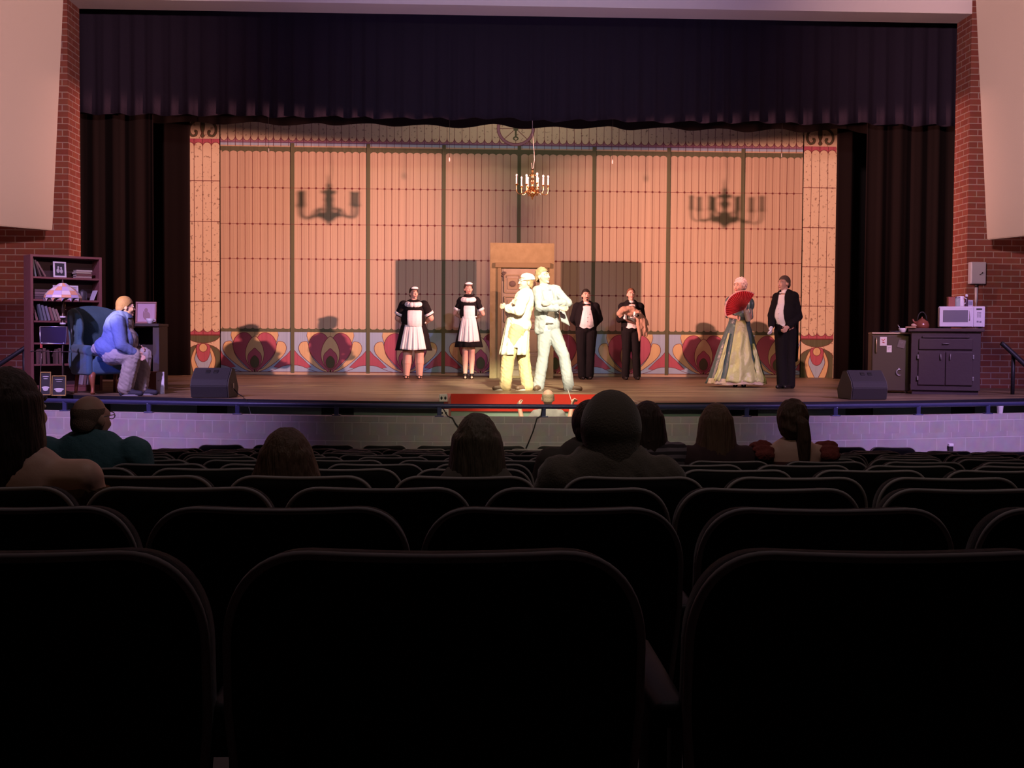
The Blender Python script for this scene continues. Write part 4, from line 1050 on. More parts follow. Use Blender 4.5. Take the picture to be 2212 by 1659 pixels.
tube(bm, [cl(1378, 672, -.04), cl(1388, 692, -.05), cl(1394, 712, -.03), cl(1397, 728, -.02)], [.05, .055, .055, .02], 12); tube(bm, [cl(1374, 676, -.05), cl(1380, 704, -.06), cl(1383, 722, -.05), cl(1381, 738, -.04)], [.05, .05, .04, .012], 12); tube(bm, [cl(1384, 680, -.02), cl(1397, 696, -.02), cl(1402, 704, -.02)], [.04, .035, .012], 10)
cone(bm, cl(1379, 678, -.03), .05, cl(1386, 706, -.04), .055); cone(bm, cl(1386, 706, -.04), .055, cl(1390, 724, -.03), .03)
b = blob(bm, .010, 2); b.normal_update()
for v in b.verts: v.co += v.normal*.012*noise.noise(V((v.co.x*26, v.co.y*26, v.co.z*6)))
obj('hanging_sleeve', b, coat_m, coat)
bm = NB(); tube(bm, [cl(1352, 690, -.05), cl(1362, 694, -.08), cl(1372, 700, -.07)], [.03, .035, .02], 10); obj('coat_lining', blob(bm, .010, 2), coat_d, coat)
# ---------------------------------------------------------------- gentleman in tails, turned left
HG = dict(a=dict(curl=.5), b=dict(curl=.7))
g1 = tails(None, 19.0, dict(head=(1693, 612), neck=(1696.5, 630), chest=(1696, 660), pelvis=(1697, 705), sha=(1680, 643, .10), shb=(1714, 641, -.08), ela=(1667, 681, .04), elb=(1725, 684, -.10), wra=(1666, 706, -.10), wrb=(1703, 706, -.24),
     hpa=(1688, 716), hpb=(1707, 716), kna=(1687, 770), knb=(1707, 770), ana=(1689, 830.5), anb=(1707, 831), toea=(1676, 838, -.2), toeb=(1692, 838, -.2)), 'person in black tailcoat and long white waistcoat looking left, beside gown', hair_gr, dict(front=.060, side=.0, nape=-.075, t=.008), HG, False, 1.06, .20, .055, vest=(.055, .10, 0), hy=-1.05, yaw=-.75, tail_len=.60)
bm = NB(); g1.hand_prims(bm, 'a', .004, curl=.5); cone(bm, lerp(g1.J['ela'], g1.J['wra'], .85), .037, g1.J['wra'], .034); obj('white_glove', blob(bm, .007, 2), WHITECLOTH, g1.root)
bowtie(g1, WHITECLOTH, g1.J['neck']+g1.TR @ V((0, -.085, -.022)), .8)
# ---------------------------------------------------------------- lady in gown
DL = 19.6; sp = dict(head=(1596.5, 619), neck=(1598.5, 636), chest=(1597, 662), pelvis=(1597, 702), sha=(1580, 648, .03), shb=(1616, 648, -.03), ela=(1572, 681, -.08), elb=(1620, 685, -.10), wra=(1589, 686, -.24), wrb=(1609, 670, -.30),
      hpa=(1588, 712), hpb=(1606, 712), kna=(1587, 770), knb=(1607, 770), ana=(1588, 829), anb=(1606, 829))
J = px_joints(DL, sp); f = Fig('person in a teal and gold ball gown with pink-white curled wig', floor_base(1594, DL), J, shw=.18, hipw=.17, head_yaw=-.8, head_pitch=-.05, yaw=-.2, fat=1.05)
f.body(dict(a=dict(curl=.45), b=dict(curl=1.0, d=(-.25, 0, 1)))); f.face(None, LIPS)
wig = mat('curled_white_wig', (.66, .52, .50), .75, bump=(60, .5), noise_scale=(1, 1, 1)); bm = NB()
ell(bm, f.h(0, .035, .045), (.088, .10, .10), f.HR); b = blob(bm, .008, 1); dl = [q for q in b.faces if f.inh(q.calc_center_median()).y < -.03 and f.inh(q.calc_center_median()).z < .058]; bmesh.ops.delete(b, geom=dl, context='FACES')
curls(b, f.h(0, .045, .040), (.086, .098, .105), 72, .027, f.HR, 3, -.75, front=.55); obj('curled_wig', b, wig, f.root)
teal = mat('dark_teal_satin', (.075, .125, .13), .35, spec=.5, bump=(12, .35)); gold = mat('green_gold_satin', (.52, .56, .24), .38, spec=.6, bump=(9, .8)); lace = mat('cream_lace', (.62, .52, .38), .8, bump=(80, .4))
def fn(bm): f.torso_prims(bm, .014)
f.garment('bodice', teal, fn, .009, 3, lambda p: p.z > f.J['pelvis'].z-.02 and p.z < f.J['sha'].z+.035)
for sd in 'ab':
    S0, E0 = f.J['sh'+sd], f.J['el'+sd]; d = E0-S0; bm = NB(); ell(bm, S0+d*.26+V((0, 0, .0)), (.088, .095, .12)); cone(bm, S0+d*.5, .06, S0+d*.98, .048)
    b = blob(bm, .010, 2); b.normal_update()
    for v in b.verts: v.co += v.normal*.010*math.sin(math.atan2(v.co.y-S0.y, v.co.x-S0.x-d.x*.26)*11)
    obj('puff_sleeve', b, teal, f.root)
zz = lambda py: at(1594, py, DL).z-STG
cxl = lambda px: at(px, 760, DL).x-f.base.x
rg = []; s = F/DL
for i in range(15):
    t = i/14; rg.append((lerp(cxl(1596), cxl(1591.5), t), .02, lerp(zz(690), zz(829), t), lerp(19, 62, t**.82)/s, lerp(16, 50, t**.82)/s, 15, .045*t, .5+.5*t))
b = loft(rg, 150)
for v in b.verts: v.co += V((v.co.x, v.co.y, 0))*.10*noise.noise(V((math.atan2(v.co.y, v.co.x)*2.2, v.co.z*2.6, 4)))*(1-v.co.z/1.1)
obj('gown_skirt', b, teal, f.root)
def front_panel(name, m, a0, a1, e0, e1, out, z0, z1, frz=.05, seed=0):
    bm = NB(); rows = []; nx, nz = 40, 30
    for j in range(nz+1):
        t = j/nz; tt = (zz(690)-lerp(z0, z1, t))/(zz(690)-zz(829)); row = []
        for i in range(nx+1):
            u = i/nx; a = R(lerp(lerp(a0, e0, t), lerp(a1, e1, t), u))
            q = 1+.045*tt*math.sin(15*a+.5+.5*tt)+.0225*tt*math.sin(8*a+1+tt)
            rx = lerp(19, 62, tt**.82)/s*q+out; ry = lerp(16, 50, tt**.82)/s*q+out
            w = frz*.35*tt*noise.noise(V((u*3+seed, t*6+u*2, seed)))
            row.append(bm.verts.new((lerp(cxl(1596), cxl(1591.5), tt)+(rx+w)*math.cos(a), .02+(ry+w)*math.sin(a), lerp(z0, z1, t)+.012*math.sin(u*14)*(t > .95))))
        rows.append(row)
    for a, b in zip(rows, rows[1:]):
        for i in range(nx): bm.faces.new((a[i], b[i], b[i+1], a[i+1]))
    o = obj(name, bm, m, f.root); md = o.modifiers.new('t', 'SOLIDIFY'); md.thickness = .006; return o
front_panel('gold_front_panel', gold, 246, 292, 240, 306, .030, zz(692), zz(824), .12, 2)
front_panel('gold_side_drape', gold, 306, 312, 303, 338, .036, zz(742), zz(824), .12, 9)
front_panel('gold_left_drape', gold, 222, 228, 214, 228, .034, zz(720), zz(822), .10, 5)
front_panel('hem_lace', lace, 180, 360, 180, 360, .020, zz(817), zz(829), .02, 7)
bm = NB(); 
for i in range(9): t = i/8; ell(bm, f.J['wrb']+V((.02+.05*t, .06*t, -.02-.14*t)), (.045, .04, .03))
obj('lace_cuff', blob(bm, .009, 2), lace, f.root)
f.shoes(BLACKSHOE, .008, .16)
# red fan held in her hand
pv = at(1607, 669, DL-.36); fan = thing('folding_fan', 'open red folding fan held before the chest of the gowned lady', 'fan', pv)
redf = mat('red_fan_silk', (.66, .035, .05), .6); rib_m = mat('fan_rib_dark_red', (.25, .03, .03), .5); fl = mat('pink_fan_edge', (.75, .36, .36), .8)
A0, A1, n = R(57), R(201), 22; RI, RO_ = .06, .30; bm = NB(); lo = []
for i in range(2*n+1):
    a = lerp(A0, A1, i/(2*n)); z = .007*(1 if i % 2 else -1)
    lo.append((bm.verts.new((RI*math.cos(a), z, RI*math.sin(a))), bm.verts.new((RO_*math.cos(a), z*1.5, RO_*math.sin(a)))))
for a, b in zip(lo, lo[1:]): bm.faces.new((a[0], a[1], b[1], b[0]))
o = obj('fan_leaf', bm, redf, fan, False); md = o.modifiers.new('t', 'SOLIDIFY'); md.thickness = .002
bm = NB()
for i in range(n+1): a = lerp(A0, A1, i/n); tube(bm, [(0, -.004, 0), ((RO_-.02)*math.cos(a), -.010, (RO_-.02)*math.sin(a))], .0028, 5)
obj('fan_ribs', bm, rib_m, fan)
bm = NB(); tube(bm, [((RO_+.004)*math.cos(a), .004*math.sin(i*2), (RO_+.004)*math.sin(a)) for i, a in enumerate([lerp(A0, A1, k/60) for k in range(61)])], .011, 6); obj('fan_edge', bm, fl, fan)
# ---------------------------------------------------------------- the two men back to back in the follow spot
suit = mat('pale_grey_suit', (.27, .29, .30), .8, bump=(40, .2)); khaki = mat('khaki_cotton', (.50, .38, .20), .8, bump=(30, .25)); shirt_w = mat('off_white_shirt', (.74, .70, .62), .8, bump=(20, .3))
brown_shoe = mat('brown_leather', (.12, .07, .045), .45); sole_w = mat('pale_shoe_sole', (.6, .55, .48), .7)
DT = 17.75
f = Fig('tall person in a pale grey suit, arms folded, legs apart, centre stage', floor_base(1186, DT), px_joints(DT, dict(head=(1173, 597), neck=(1175, 618), chest=(1181, 650), pelvis=(1184, 705), sha=(1163, 629, -.08), shb=(1199, 627, .06),
    ela=(1166, 664, -.24), elb=(1226, 655, -.12), wra=(1206, 666, -.30), wrb=(1191, 655, -.30), hpa=(1177, 716), hpb=(1194, 716), kna=(1174, 766, -.02), knb=(1218, 768, -.05), ana=(1163, 835), anb=(1229, 836, -.05), toea=(1156, 843, -.25), toeb=(1262, 842, -.12))),
    head_yaw=.85, head_pitch=-.12, yaw=.45, shw=.19, head_h=.245)
f.body(dict(a=dict(curl=.35), b=dict(curl=.35))); f.face(mat('brow_fair', (.25, .15, .07), .8)); f.hair_short(hair_sand, .066, .0, -.07, .007, .006, lump=.008)
def fn(bm): f.torso_prims(bm, .014)
f.garment('shirt', shirt_w, fn, .009, 3, lambda p: f.int(p).y < .03)
trousers(f, suit, .020, 1.16, None, .008)
def jf(bm):
    f.torso_prims(bm, .030)
    for sd in 'ab': f.arm_prims(bm, sd, .022, .95, 1.1)
    zb = f.J['pelvis'].z-.10
    cone(bm, f.J['pelvis']+V((-.10, -.02, .06)), .105, f.J['pelvis']+V((-.115, -.03, -.06)), .085); cone(bm, f.J['pelvis']+V((.0, .06, .06)), .12, f.J['pelvis']+V((-.0, .07, -.07)), .11); cone(bm, f.J['pelvis']+V((-.05, -.07, .04)), .09, f.J['pelvis']+V((-.05, -.08, -.06)), .075)
def jk(p):
    q = f.int(p); arm = any((p-lerp(f.J['el'+s], f.J['wr'+s], t)).length < .095 for s in 'ab' for t in (0, .33, .66, 1))
    if arm: return True
    if q.y < 0 and abs(q.x) < .035+max(0, .16*(f.J['chest'].z-p.z)) and p.z < f.J['neck'].z-.06: return False
    return p.z > f.J['pelvis'].z-.135
f.garment('suit_jacket', suit, jf, .009, 3, jk, .011)
bm = NB(); tube(bm, [f.J['neck']+V((0, -.01, -.03)), f.J['neck']+V((0, -.004, .03))], [.073, .064], 18); obj('shirt_collar', bm, shirt_w, f.root)
# flying coat front on the right
bm = NB(); rows = []
for j in range(7):
    t = j/6; rows.append([bm.verts.new((at(lerp(1208, 1212, t)+u*lerp(10, 20, t), lerp(664, 702, t)-u*4, DT-.06+.05*math.sin(u*3)).x-f.base.x, -.10+.06*u, at(1200, lerp(664, 704, t)-(1-u)*10*t, DT).z-STG)) for u in [i/5 for i in range(6)]])
for a, b in zip(rows, rows[1:]):
    for i in range(5): bm.faces.new((a[i], b[i], b[i+1], a[i+1]))
o = obj('coat_front', bm, suit, f.root); md = o.modifiers.new('t', 'SOLIDIFY'); md.thickness = .012
bm = NB(); zb = f.J['pelvis'].z+.035; tube(bm, [V((f.J['pelvis'].x, f.J['pelvis'].y, zb))+f.TR @ V((.165*math.cos(a), .140*math.sin(a), 0)) for a in [2*math.pi*i/32 for i in range(33)]], .016, 6); obj('belt', bm, mat('dark_belt', (.04, .03, .02), .5), f.root)
f.shoes(brown_shoe, .020, .165, 'shoe', 0, sole_w)
# short man facing left
f = Fig('short person in white cap and long loose white coat, facing left, arms folded', floor_base(1116, DT), px_joints(DT, dict(head=(1135.5, 610), neck=(1137, 630), chest=(1133, 655), pelvis=(1121, 703), shb=(1131, 641, -.17), sha=(1136, 640, .17),
    elb=(1121, 672, -.26), ela=(1102, 674, .12), wrb=(1095, 665, -.16), wra=(1110, 658, -.22), hpa=(1117, 714, -.09), hpb=(1124, 714, .09), kna=(1097, 776, -.06), knb=(1131, 776, .04), ana=(1091, 835, -.05), anb=(1139, 835), toea=(1062, 842, -.12), toeb=(1112, 842, -.10))),
    head_yaw=-1.15, head_pitch=-.1, yaw=-1.2, shw=.19, hipw=.17, belly=.05, fat=1.12, head_h=.245)
f.body(dict(a=dict(curl=.5), b=dict(curl=.5))); f.face(); f.hair_short(hair_sand, .05, -.03, -.08, .004)
wcap = mat('white_cap_cloth', (.82, .80, .74), .8, bump=(30, .2)); bm = NB(); ell(bm, f.h(0, .025, .075), (.094, .108, .062), f.HR, 24); tube(bm, [f.h(.088*math.cos(a), .018+.104*math.sin(a), .045+.018*math.sin(a)) for a in [2*math.pi*i/30 for i in range(31)]], .012, 8)
obj('cap', bm, wcap, f.root)
coat_w = mat('cream_white_coat', (.80, .72, .54), .85, bump=(16, .4))
def cf(bm):
    f.torso_prims(bm, .030)
    for sd in 'ab': f.arm_prims(bm, sd, .030, .92, 1.12)
f.garment('coat_top', coat_w, cf, .010, 3, None, .011)
zz = lambda py: at(1116, py, DT).z-STG
cxl = lambda px: at(px, 720, DT).x-f.base.x
s = F/DT; rg = []
for i in range(13):
    t = i/12; rg.append((lerp(cxl(1121), cxl(1109.5), t), 0, lerp(zz(676), zz(766), t), lerp(25, 30, t)/s, lerp(20, 31, t)/s, 9, .075*t, .3))
b = loft(rg, 110, False)
for v in b.verts: v.co.z += (.03 if v.co.x > 0 else 0)*max(0, .6-v.co.z)*0-.04*max(0, v.co.x+.05)*max(0, (1.0-v.co.z))
dl = [q for q in b.faces if q.calc_center_median().z < zz(752) and -.02 < q.calc_center_median().x-cxl(1112) < .035 and q.calc_center_median().y < 0]; bmesh.ops.delete(b, geom=dl, context='FACES')
o = obj('coat_skirt', b, coat_w, f.root); md = o.modifiers.new('t', 'SOLIDIFY'); md.thickness = .012
trousers(f, khaki, .022, 1.15, None, .010); f.shoes(brown_shoe, .020, .16, 'shoe', 0, sole_w)
# ---------------------------------------------------------------- seated man at left
DS = 15.55
f = Fig('seated person in blue cardigan and grey trousers on the wing chair', at(262, 848, DS)*1, px_joints(DS, dict(head=(272, 663, 0), neck=(266, 682), chest=(258, 712), pelvis=(240, 757), sha=(254, 696, -.19), shb=(268, 692, .20),
    ela=(262, 746, -.27), elb=(276, 744, .25), wra=(290, 763, -.19), wrb=(298, 752, .15), hpa=(244, 766, -.11), hpb=(250, 766, .11), kna=(288, 768, -.15), knb=(311, 768, .14), ana=(271, 836, -.13), anb=(302, 836, .13), toea=(300, 843, -.15), toeb=(330, 843, .13))),
    head_yaw=2.0, head_pitch=.05, yaw=1.45, shw=.225, hipw=.225, belly=.10, fat=1.22, head_h=.24, deep=.15)
dz = STG-f.base.z; f.base.z = STG; f.root.location.z = STG
for k_ in f.J: f.J[k_].z -= dz
f.body(dict(a=dict(curl=.5), b=dict(curl=.3))); f.face(); f.hair_short(mat('sandy_brown_hair', (.30, .17, .08), .6, bump=(90, .3)), .055, .0, -.06, .010, .004)
card = mat('blue_cardigan', (.15, .21, .42), .85, bump=(50, .2)); argy = mat('pale_argyle_front', (.42, .38, .37), .85, vary=(16, .04, (.20, .18, .19)))
def fn(bm): f.torso_prims(bm, .020)
f.garment('sweater_front', argy, fn, .010, 3, lambda p: f.int(p).y < -.02)
def cf(bm):
    f.torso_prims(bm, .030)
    for sd in 'ab': f.arm_prims(bm, sd, .022, .93, 1.1)
f.garment('cardigan', card, cf, .010, 3, lambda p: not (f.int(p).y < -.10 and abs(f.int(p).x) < .10 and p.z < f.J['neck'].z-.03 and min((p-lerp(f.J['ela'], f.J['wra'], t)).length for t in (0, .5, 1)) > .1), .008)
bm = NB(); tube(bm, [f.J['neck']+V((.0, 0, -.045)), f.J['neck']+V((.012, 0, .02))], [.085, .072], 18); obj('shirt_collar', bm, WHITECLOTH, f.root)
trousers(f, mat('light_grey_twill', (.40, .36, .34), .85, bump=(24, .3)), .026, 1.12, None, .012); f.shoes(mat('dark_navy_suede', (.03, .03, .05), .7), .014, .20, 'shoe', 0, mat('grey_rubber', (.25, .25, .3), .7))
# ---------------------------------------------------------------- conductor in the pit
DK = 15.1; PF = -.35
base = V((at(1183.5, 900, DK).x, DK, PF))
f = Fig('conductor seen from behind with raised arms in front of the red riser', base, px_joints(DK, dict(head=(1183.6, 860), neck=(1183.6, 880), chest=(1183.6, 916), pelvis=(1183.6, 975), sha=(1159, 899), shb=(1208, 899), ela=(1132, 930, .02), elb=(1226, 930, .02), wra=(1122.5, 883, .16), wrb=(1235, 880, .16),
    hpa=(1174, 992), hpb=(1193, 992), kna=(1172, 1025), knb=(1195, 1025), ana=(1172, 1060), anb=(1195, 1060))), head_yaw=math.pi, yaw=math.pi, shw=.20, head_h=.228)
for k_, z in (('pelvis', .88), ('hpa', .86), ('hpb', .86), ('kna', .48), ('knb', .48), ('ana', .08), ('anb', .08)): f.J[k_].z = z
f.body(dict(a=dict(curl=.95), b=dict(curl=.95)), .0085); f.hair_short(mat('sparse_fair_hair', (.40, .30, .20), .7, bump=(150, .4)), .078, .03, -.05, .003, 0, top=.05)
gs = mat('grey_shirt', (.30, .29, .28), .85, bump=(30, .2)); jersey(f, 'shirt', gs, .020, .42, 1.15, .006); slacks(f, mat('black_slacks', (.02, .02, .022), .85)); f.shoes(BLACKSHOE)
bp = at(1235, 868, DK+.20); baton = thing('baton', 'thin white conducting baton in the raised right hand of the conductor', 'baton', bp)
bm = NB(); e_ = at(1226.5, 841, DK+.32)-bp; tube(bm, [-e_*.10, e_], [.004, .0022], 6); obj('shaft', bm, WHITECLOTH, baton); bm = NB(); ell(bm, -e_*.12, (.011, .011, .016)); obj('handle', bm, mat('cork', (.5, .3, .15), .8), baton)
# ================================================================== CHANDELIER
brass = mat('polished_brass', (.75, .42, .16), .22, 1); candle = mat('white_candle_sleeve', (.85, .80, .78), .5); bulb_m = mat('frosted_bulb', (.9, .86, .82), .25, spec=.6)
YC = 22.05; cb = at(1150, 412, YC); ch = thing('chandelier', 'brass eight-arm chandelier with white candle sleeves hanging above centre stage', 'chandelier', cb); s = YC/F
bm = NB(); lathe(bm, [(.004, -19*s), (.016, -18*s), (.012, -15*s), (.03, -13*s), (.055, -9*s), (.075, -4*s), (.05, 0), (.028, 3*s), (.018, 9*s), (.02, 14*s), (.038, 19*s), (.042, 22*s), (.02, 26*s), (.03, 31*s), (.034, 35*s), (.014, 39*s), (.024, 43*s), (.01, 47*s)], 20)
obj('stem', bm, brass, ch)
bm = NB()
for i in range(16):
    a = 2*math.pi*i/16; ell(bm, (.085*math.cos(a), .085*math.sin(a), -4*s+.02*(i % 2)), (.018, .018, .030), None, 8)
for i in range(8): a = 2*math.pi*(i+.5)/8; ell(bm, (.05*math.cos(a), .05*math.sin(a), 33*s), (.014, .014, .02), None, 8)
obj('ornament', bm, brass, ch)
for i in range(8):
    a = 2*math.pi*(i+.3)/8; hi = i % 2 == 0; Rr = .30 if hi else .225; z1 = 12*s if hi else 10*s; c, n_ = math.cos(a), math.sin(a)
    prof = [(.03, 4*s), (.07, 7*s), (.11, 3*s), (.13, -3*s), (Rr*.78, -8*s), (Rr*.95, -5*s), (Rr, 2*s), (Rr, z1-.01)]
    bm = NB(); tube(bm, [(r*c, r*n_, z) for r, z in spl(prof, 4)], .0085, 8)
    arm = obj('arm', bm, brass, ch)
    bm = NB(); lathe(bm, [(.006, -.012), (.030, 0), (.034, .008), (.012, .012)], 14, (Rr*c, Rr*n_, z1)); obj('drip_pan', bm, brass, arm)
    bm = NB(); lathe(bm, [(.0155, .01), (.0155, .135), (.012, .138)], 12, (Rr*c, Rr*n_, z1)); obj('candle_sleeve', bm, candle, arm)
    bm = NB(); ell(bm, (Rr*c, Rr*n_, z1+.165), (.020, .020, .028), None, 12); obj('bulb', bm, bulb_m, arm)
bm = NB(); cw = [at(px, py, YC)-cb for px, py in ((1152, 362), (1154.5, 345), (1153.5, 325), (1152, 305), (1150.5, 285), (1150, 250))]+[V((-.006, 0, 8.34-cb.z))]; tube(bm, [(0, 0, 46*s)]+cw, .005, 6)
tube(bm, [(-.004, 0, 46*s), at(1148, 352, YC)-cb], .004, 6); obj('hanging_cable', bm, mat('pinkish_cable', (.55, .45, .42), .6), ch)
# hanging microphones
for px, py, lab in ((580, 322, 'leftmost'), (971, 342, 'second from the left'), (1323, 347, 'third from the left'), (1689, 333, 'rightmost')):
    p = at(px, py, 21.7); m_ = thing('hanging_microphone', f'small hanging stage microphone on a thin cable, {lab} of four', 'microphone', p, 0, 'microphones hanging above the stage')
    bm = NB(); tube(bm, [(0, 0, .0), (0, 0, 8.34-p.z)], .0035, 6); obj('cable', bm, steel_m, m_)
    bm = NB(); lathe(bm, [(.004, -.06), (.011, -.055), (.011, .0), (.004, .02)], 10); obj('capsule', bm, mat('microphone_grey', (.4, .38, .36), .4), m_)
# ================================================================== LEFT SET
wood_p = mat('red_brown_bookcase', (.20, .075, .07), .5, bump=(20, .1)); wood_dk = mat('dark_shelf_back', (.045, .022, .022), .7)
BC = (math.cos(R(37)), math.sin(R(37)))
b0 = onz(77, 848, STG); b0 = V((b0.x-.12, b0.y+.18, STG)); BW, BD, BH = .97, .30, 1.86
case = thing('bookcase', 'tall dark red bookcase of six shelves against the left brick wall', 'bookcase', b0, R(37))
bm = NB(); box(bm, (.018, BD/2, BH/2), (.036, BD, BH), bev=.003); obj('side_panel', bm, wood_p, case, False)
bm = NB(); box(bm, (BW-.018, BD/2, BH/2), (.036, BD, BH), bev=.003); obj('side_panel', bm, wood_p, case, False)
bm = NB(); box(bm, (BW/2, BD-.008, BH/2), (BW-.07, .012, BH-.04)); obj('back_panel', bm, wood_dk, case, False)
SHZ = [.07, .365, .655, .955, 1.245, 1.55]
for z in SHZ: bm = NB(); box(bm, (BW/2, BD/2, z), (BW-.072, BD-.02, .026), bev=.003); obj('shelf', bm, wood_p, case, False)
bm = NB(); box(bm, (BW/2, BD/2, BH-.015), (BW-.07, BD, .03), bev=.003); obj('top', bm, wood_p, case, False)
bm = NB(); box(bm, (BW/2, .02, .035), (BW-.072, .02, .07)); obj('plinth', bm, wood_p, case, False)
caseM = Matrix.Translation(b0) @ Matrix.Rotation(R(37), 4, 'Z')
page = mat('page_edges', (.55, .50, .42), .9)
def bookmat(c): return mat('book_cover_%02d%02d%02d' % tuple(int(v*99) for v in c), c, .6)
def book(x, shelf, th, hh, dp, col, tilt=0, y=.06, label='', flat=False, z=None, group=None, rz=0):
    z0 = SHZ[shelf]+.0135 if z is None else z
    t = thing('book', label, 'book', caseM @ V((x, y, z0)), R(37)+rz, group)
    if flat:
        cov = NB()
        for zz_ in (.003, th-.003): box(cov, (0, dp/2, zz_), (hh, dp, .006), bev=.001)
        box(cov, (0, .003, th/2), (hh, .006, th), bev=.001); obj('cover', cov, bookmat(col), t, False)
        bm = NB(); box(bm, (0, dp/2+.002, th/2), (hh-.012, dp-.014, th-.012)); obj('pages', bm, page, t, False)
    else:
        Rm = Matrix.Rotation(tilt, 3, 'Y')
        # pivot on the lower corner so the book stands on the shelf
        sg = -1 if tilt < 0 else 1; piv = V((sg*th/2, 0, 0))
        def q(c, sz, bmx, bev=0):
            box(bmx, piv+Rm @ (V(c)-piv), sz, Rm, bev)
        cov = NB(); q((-th/2+.002, dp/2, hh/2), (.004, dp, hh), cov); q((th/2-.002, dp/2, hh/2), (.004, dp, hh), cov); q((0, .002, hh/2), (th, .005, hh), cov); obj('cover', cov, bookmat(col), t, False)
        bm = NB(); q((0, dp/2+.001, hh/2), (th-.009, dp-.012, hh-.012), bm); obj('pages', bm, page, t, False)
    return t
def frame(loc, rz, wd, ht, col, inner, label, mats_in, tilt=-.12, extra=None, mw=.022, name='picture_frame'):
    t = thing(name, label, 'picture', loc, rz); Rm = Matrix.Rotation(tilt, 3, 'X')
    def q(bmx, c, sz, b=.003): box(bmx, Rm @ V(c), sz, Rm, b)
    bm = NB()
    for c, sz in (((0, 0, mw/2), (wd, .018, mw)), ((0, 0, ht-mw/2), (wd, .018, mw)), ((-wd/2+mw/2, 0, ht/2), (mw, .018, ht-2*mw)), ((wd/2-mw/2, 0, ht/2), (mw, .018, ht-2*mw))): q(bm, c, sz)
    obj('frame', bm, col, t, False)
    bm = NB(); q(bm, (0, .004, ht/2), (wd-2*mw, .004, ht-2*mw), 0); obj('mount', bm, inner, t, False)
    bm = NB(); q(bm, (0, .001, ht/2), (wd*.5, .003, ht*.52), 0)
    if extra: extra(lambda c, r: ell(bm, Rm @ V(c), r, Rm, 14, 1))
    obj('photo', bm, mats_in, t, False)
    bm = NB(); q(bm, (0, .05, ht*.3), (.05, .004, ht*.6), 0); obj('stand', bm, wood_dk, t, False)
    return t
fr_w = mat('white_frame', (.72, .68, .72), .5); ph_d = mat('photo_dark', (.035, .035, .045), .4); ph_l = mat('photo_light', (.45, .43, .46), .5)
# top shelf
cols = [(.16, .19, .18), (.10, .06, .05), (.19, .11, .09)]
for i, (x, tl) in enumerate(((.085, .16), (.155, .34), (.215, .52))):
    book(x, 5, .022, .245-.01*i, .19, cols[i], -tl, .05, ['thin grey-green book leaning at the left end of the top shelf', 'dark book leaning beside the grey-green one on the top shelf', 'brown book leaning furthest over on the top shelf'][i], group='leaning books on the top shelf')
frame(caseM @ V((.405, .045, SHZ[5]+.0135)), R(37), .175, .215, fr_w, ph_d, 'white framed dark photograph standing on the bookcase top shelf', [ph_d, ph_l], -.08, lambda e: (e((-.018, -.002, .137), (.013, .004, .017)), e((.020, -.002, .128), (.013, .004, .017)), e((-.022, -.002, .090), (.022, .004, .032)), e((.023, -.002, .084), (.020, .004, .030))))
zc = SHZ[5]+.0135
for i, (c, nm, th) in enumerate((((.34, .25, .20), 'brown', .030), ((.17, .07, .06), 'dark red', .032), ((.40, .33, .24), 'beige', .028), ((.50, .44, .36), 'cream', .026))):
    book(.735+.008*(i % 2), 5, th, .215, .16, c, 0, .05, f'{nm} book lying flat, {ORD[i+1]} from the bottom of top shelf stack', True, zc, 'book stack on the top shelf', .05*(i % 3-1)); zc += th
# second shelf
zc = SHZ[4]+.0135
for i, c in enumerate(((.10, .06, .07), (.14, .09, .10), (.22, .15, .15), (.12, .08, .08))):
    book(.165, 4, .034, .20, .17, c, 0, .05, f'book lying flat behind the lamp shade, {ORD[i+1]} from the stack bottom', True, zc, 'book stack behind the lamp'); zc += .034
frame(caseM @ V((.40, .10, SHZ[4]+.0135)), R(37), .13, .20, fr_w, ph_l, 'grey photograph in pale frame directly behind the lamp finial', [ph_d, ph_l])
frame(caseM @ V((.585, .06, SHZ[4]+.0135)), R(37)-.12, .15, .20, fr_w, ph_l, 'white framed photograph right of the stained glass lamp shade', [ph_d, ph_l], -.1, lambda e: e((0, -.002, .11), (.02, .004, .03)))
jar = tag(obj('canister', lathe(NB(), [(.055, 0), (.058, .01), (.058, .12), (.05, .13), (.03, .135), (.012, .15)], 20, caseM @ V((.74, .12, SHZ[4]+.0135))), mat('dark_canister', (.05, .045, .05), .4)), 'dark lidded canister on the second shelf beside a white book', 'canister')
book(.865, 4, .012, .15, .16, (.62, .58, .66), .38, .05, 'thin white book leaning at the right end of the second shelf')
# third shelf: leaning row
for i, (x, tl, c) in enumerate(((.08, .30, (.22, .12, .10)), (.15, .22, (.13, .15, .17)), (.195, .24, (.20, .21, .24)), (.245, .26, (.24, .24, .28)), (.295, .28, (.30, .16, .14)), (.34, .31, (.34, .26, .20)), (.385, .36, (.36, .24, .19)))):
    book(x+.02, 3, .030, .235-.012*i, .19, c, -tl, .05, f'leaning book on the shelf behind the lamp base, {ORD[i+1]} from the left', group='leaning row on the third shelf')
for i, (x, c) in enumerate(((.52, (.10, .05, .05)), (.56, (.14, .08, .07)), (.60, (.09, .06, .07)))): book(x, 2, .034, .22, .18, c, -.12, .05, f'dim upright book behind the wing chair top, {ORD[i+1]} from the left', group='dim books behind the chair')
for i, (x, c) in enumerate(((.10, (.14, .07, .06)), (.14, (.11, .06, .06)), (.19, (.16, .09, .07)), (.25, (.10, .05, .05)), (.36, (.12, .07, .06)), (.41, (.15, .08, .07)))): book(x, 1, .034, .19+.012*(i % 3), .18, c, -.06*(i % 2), .05, f'dark book on the fifth shelf below the glass panel, {ORD[i+1]} from left', group='dark books on the fifth shelf')
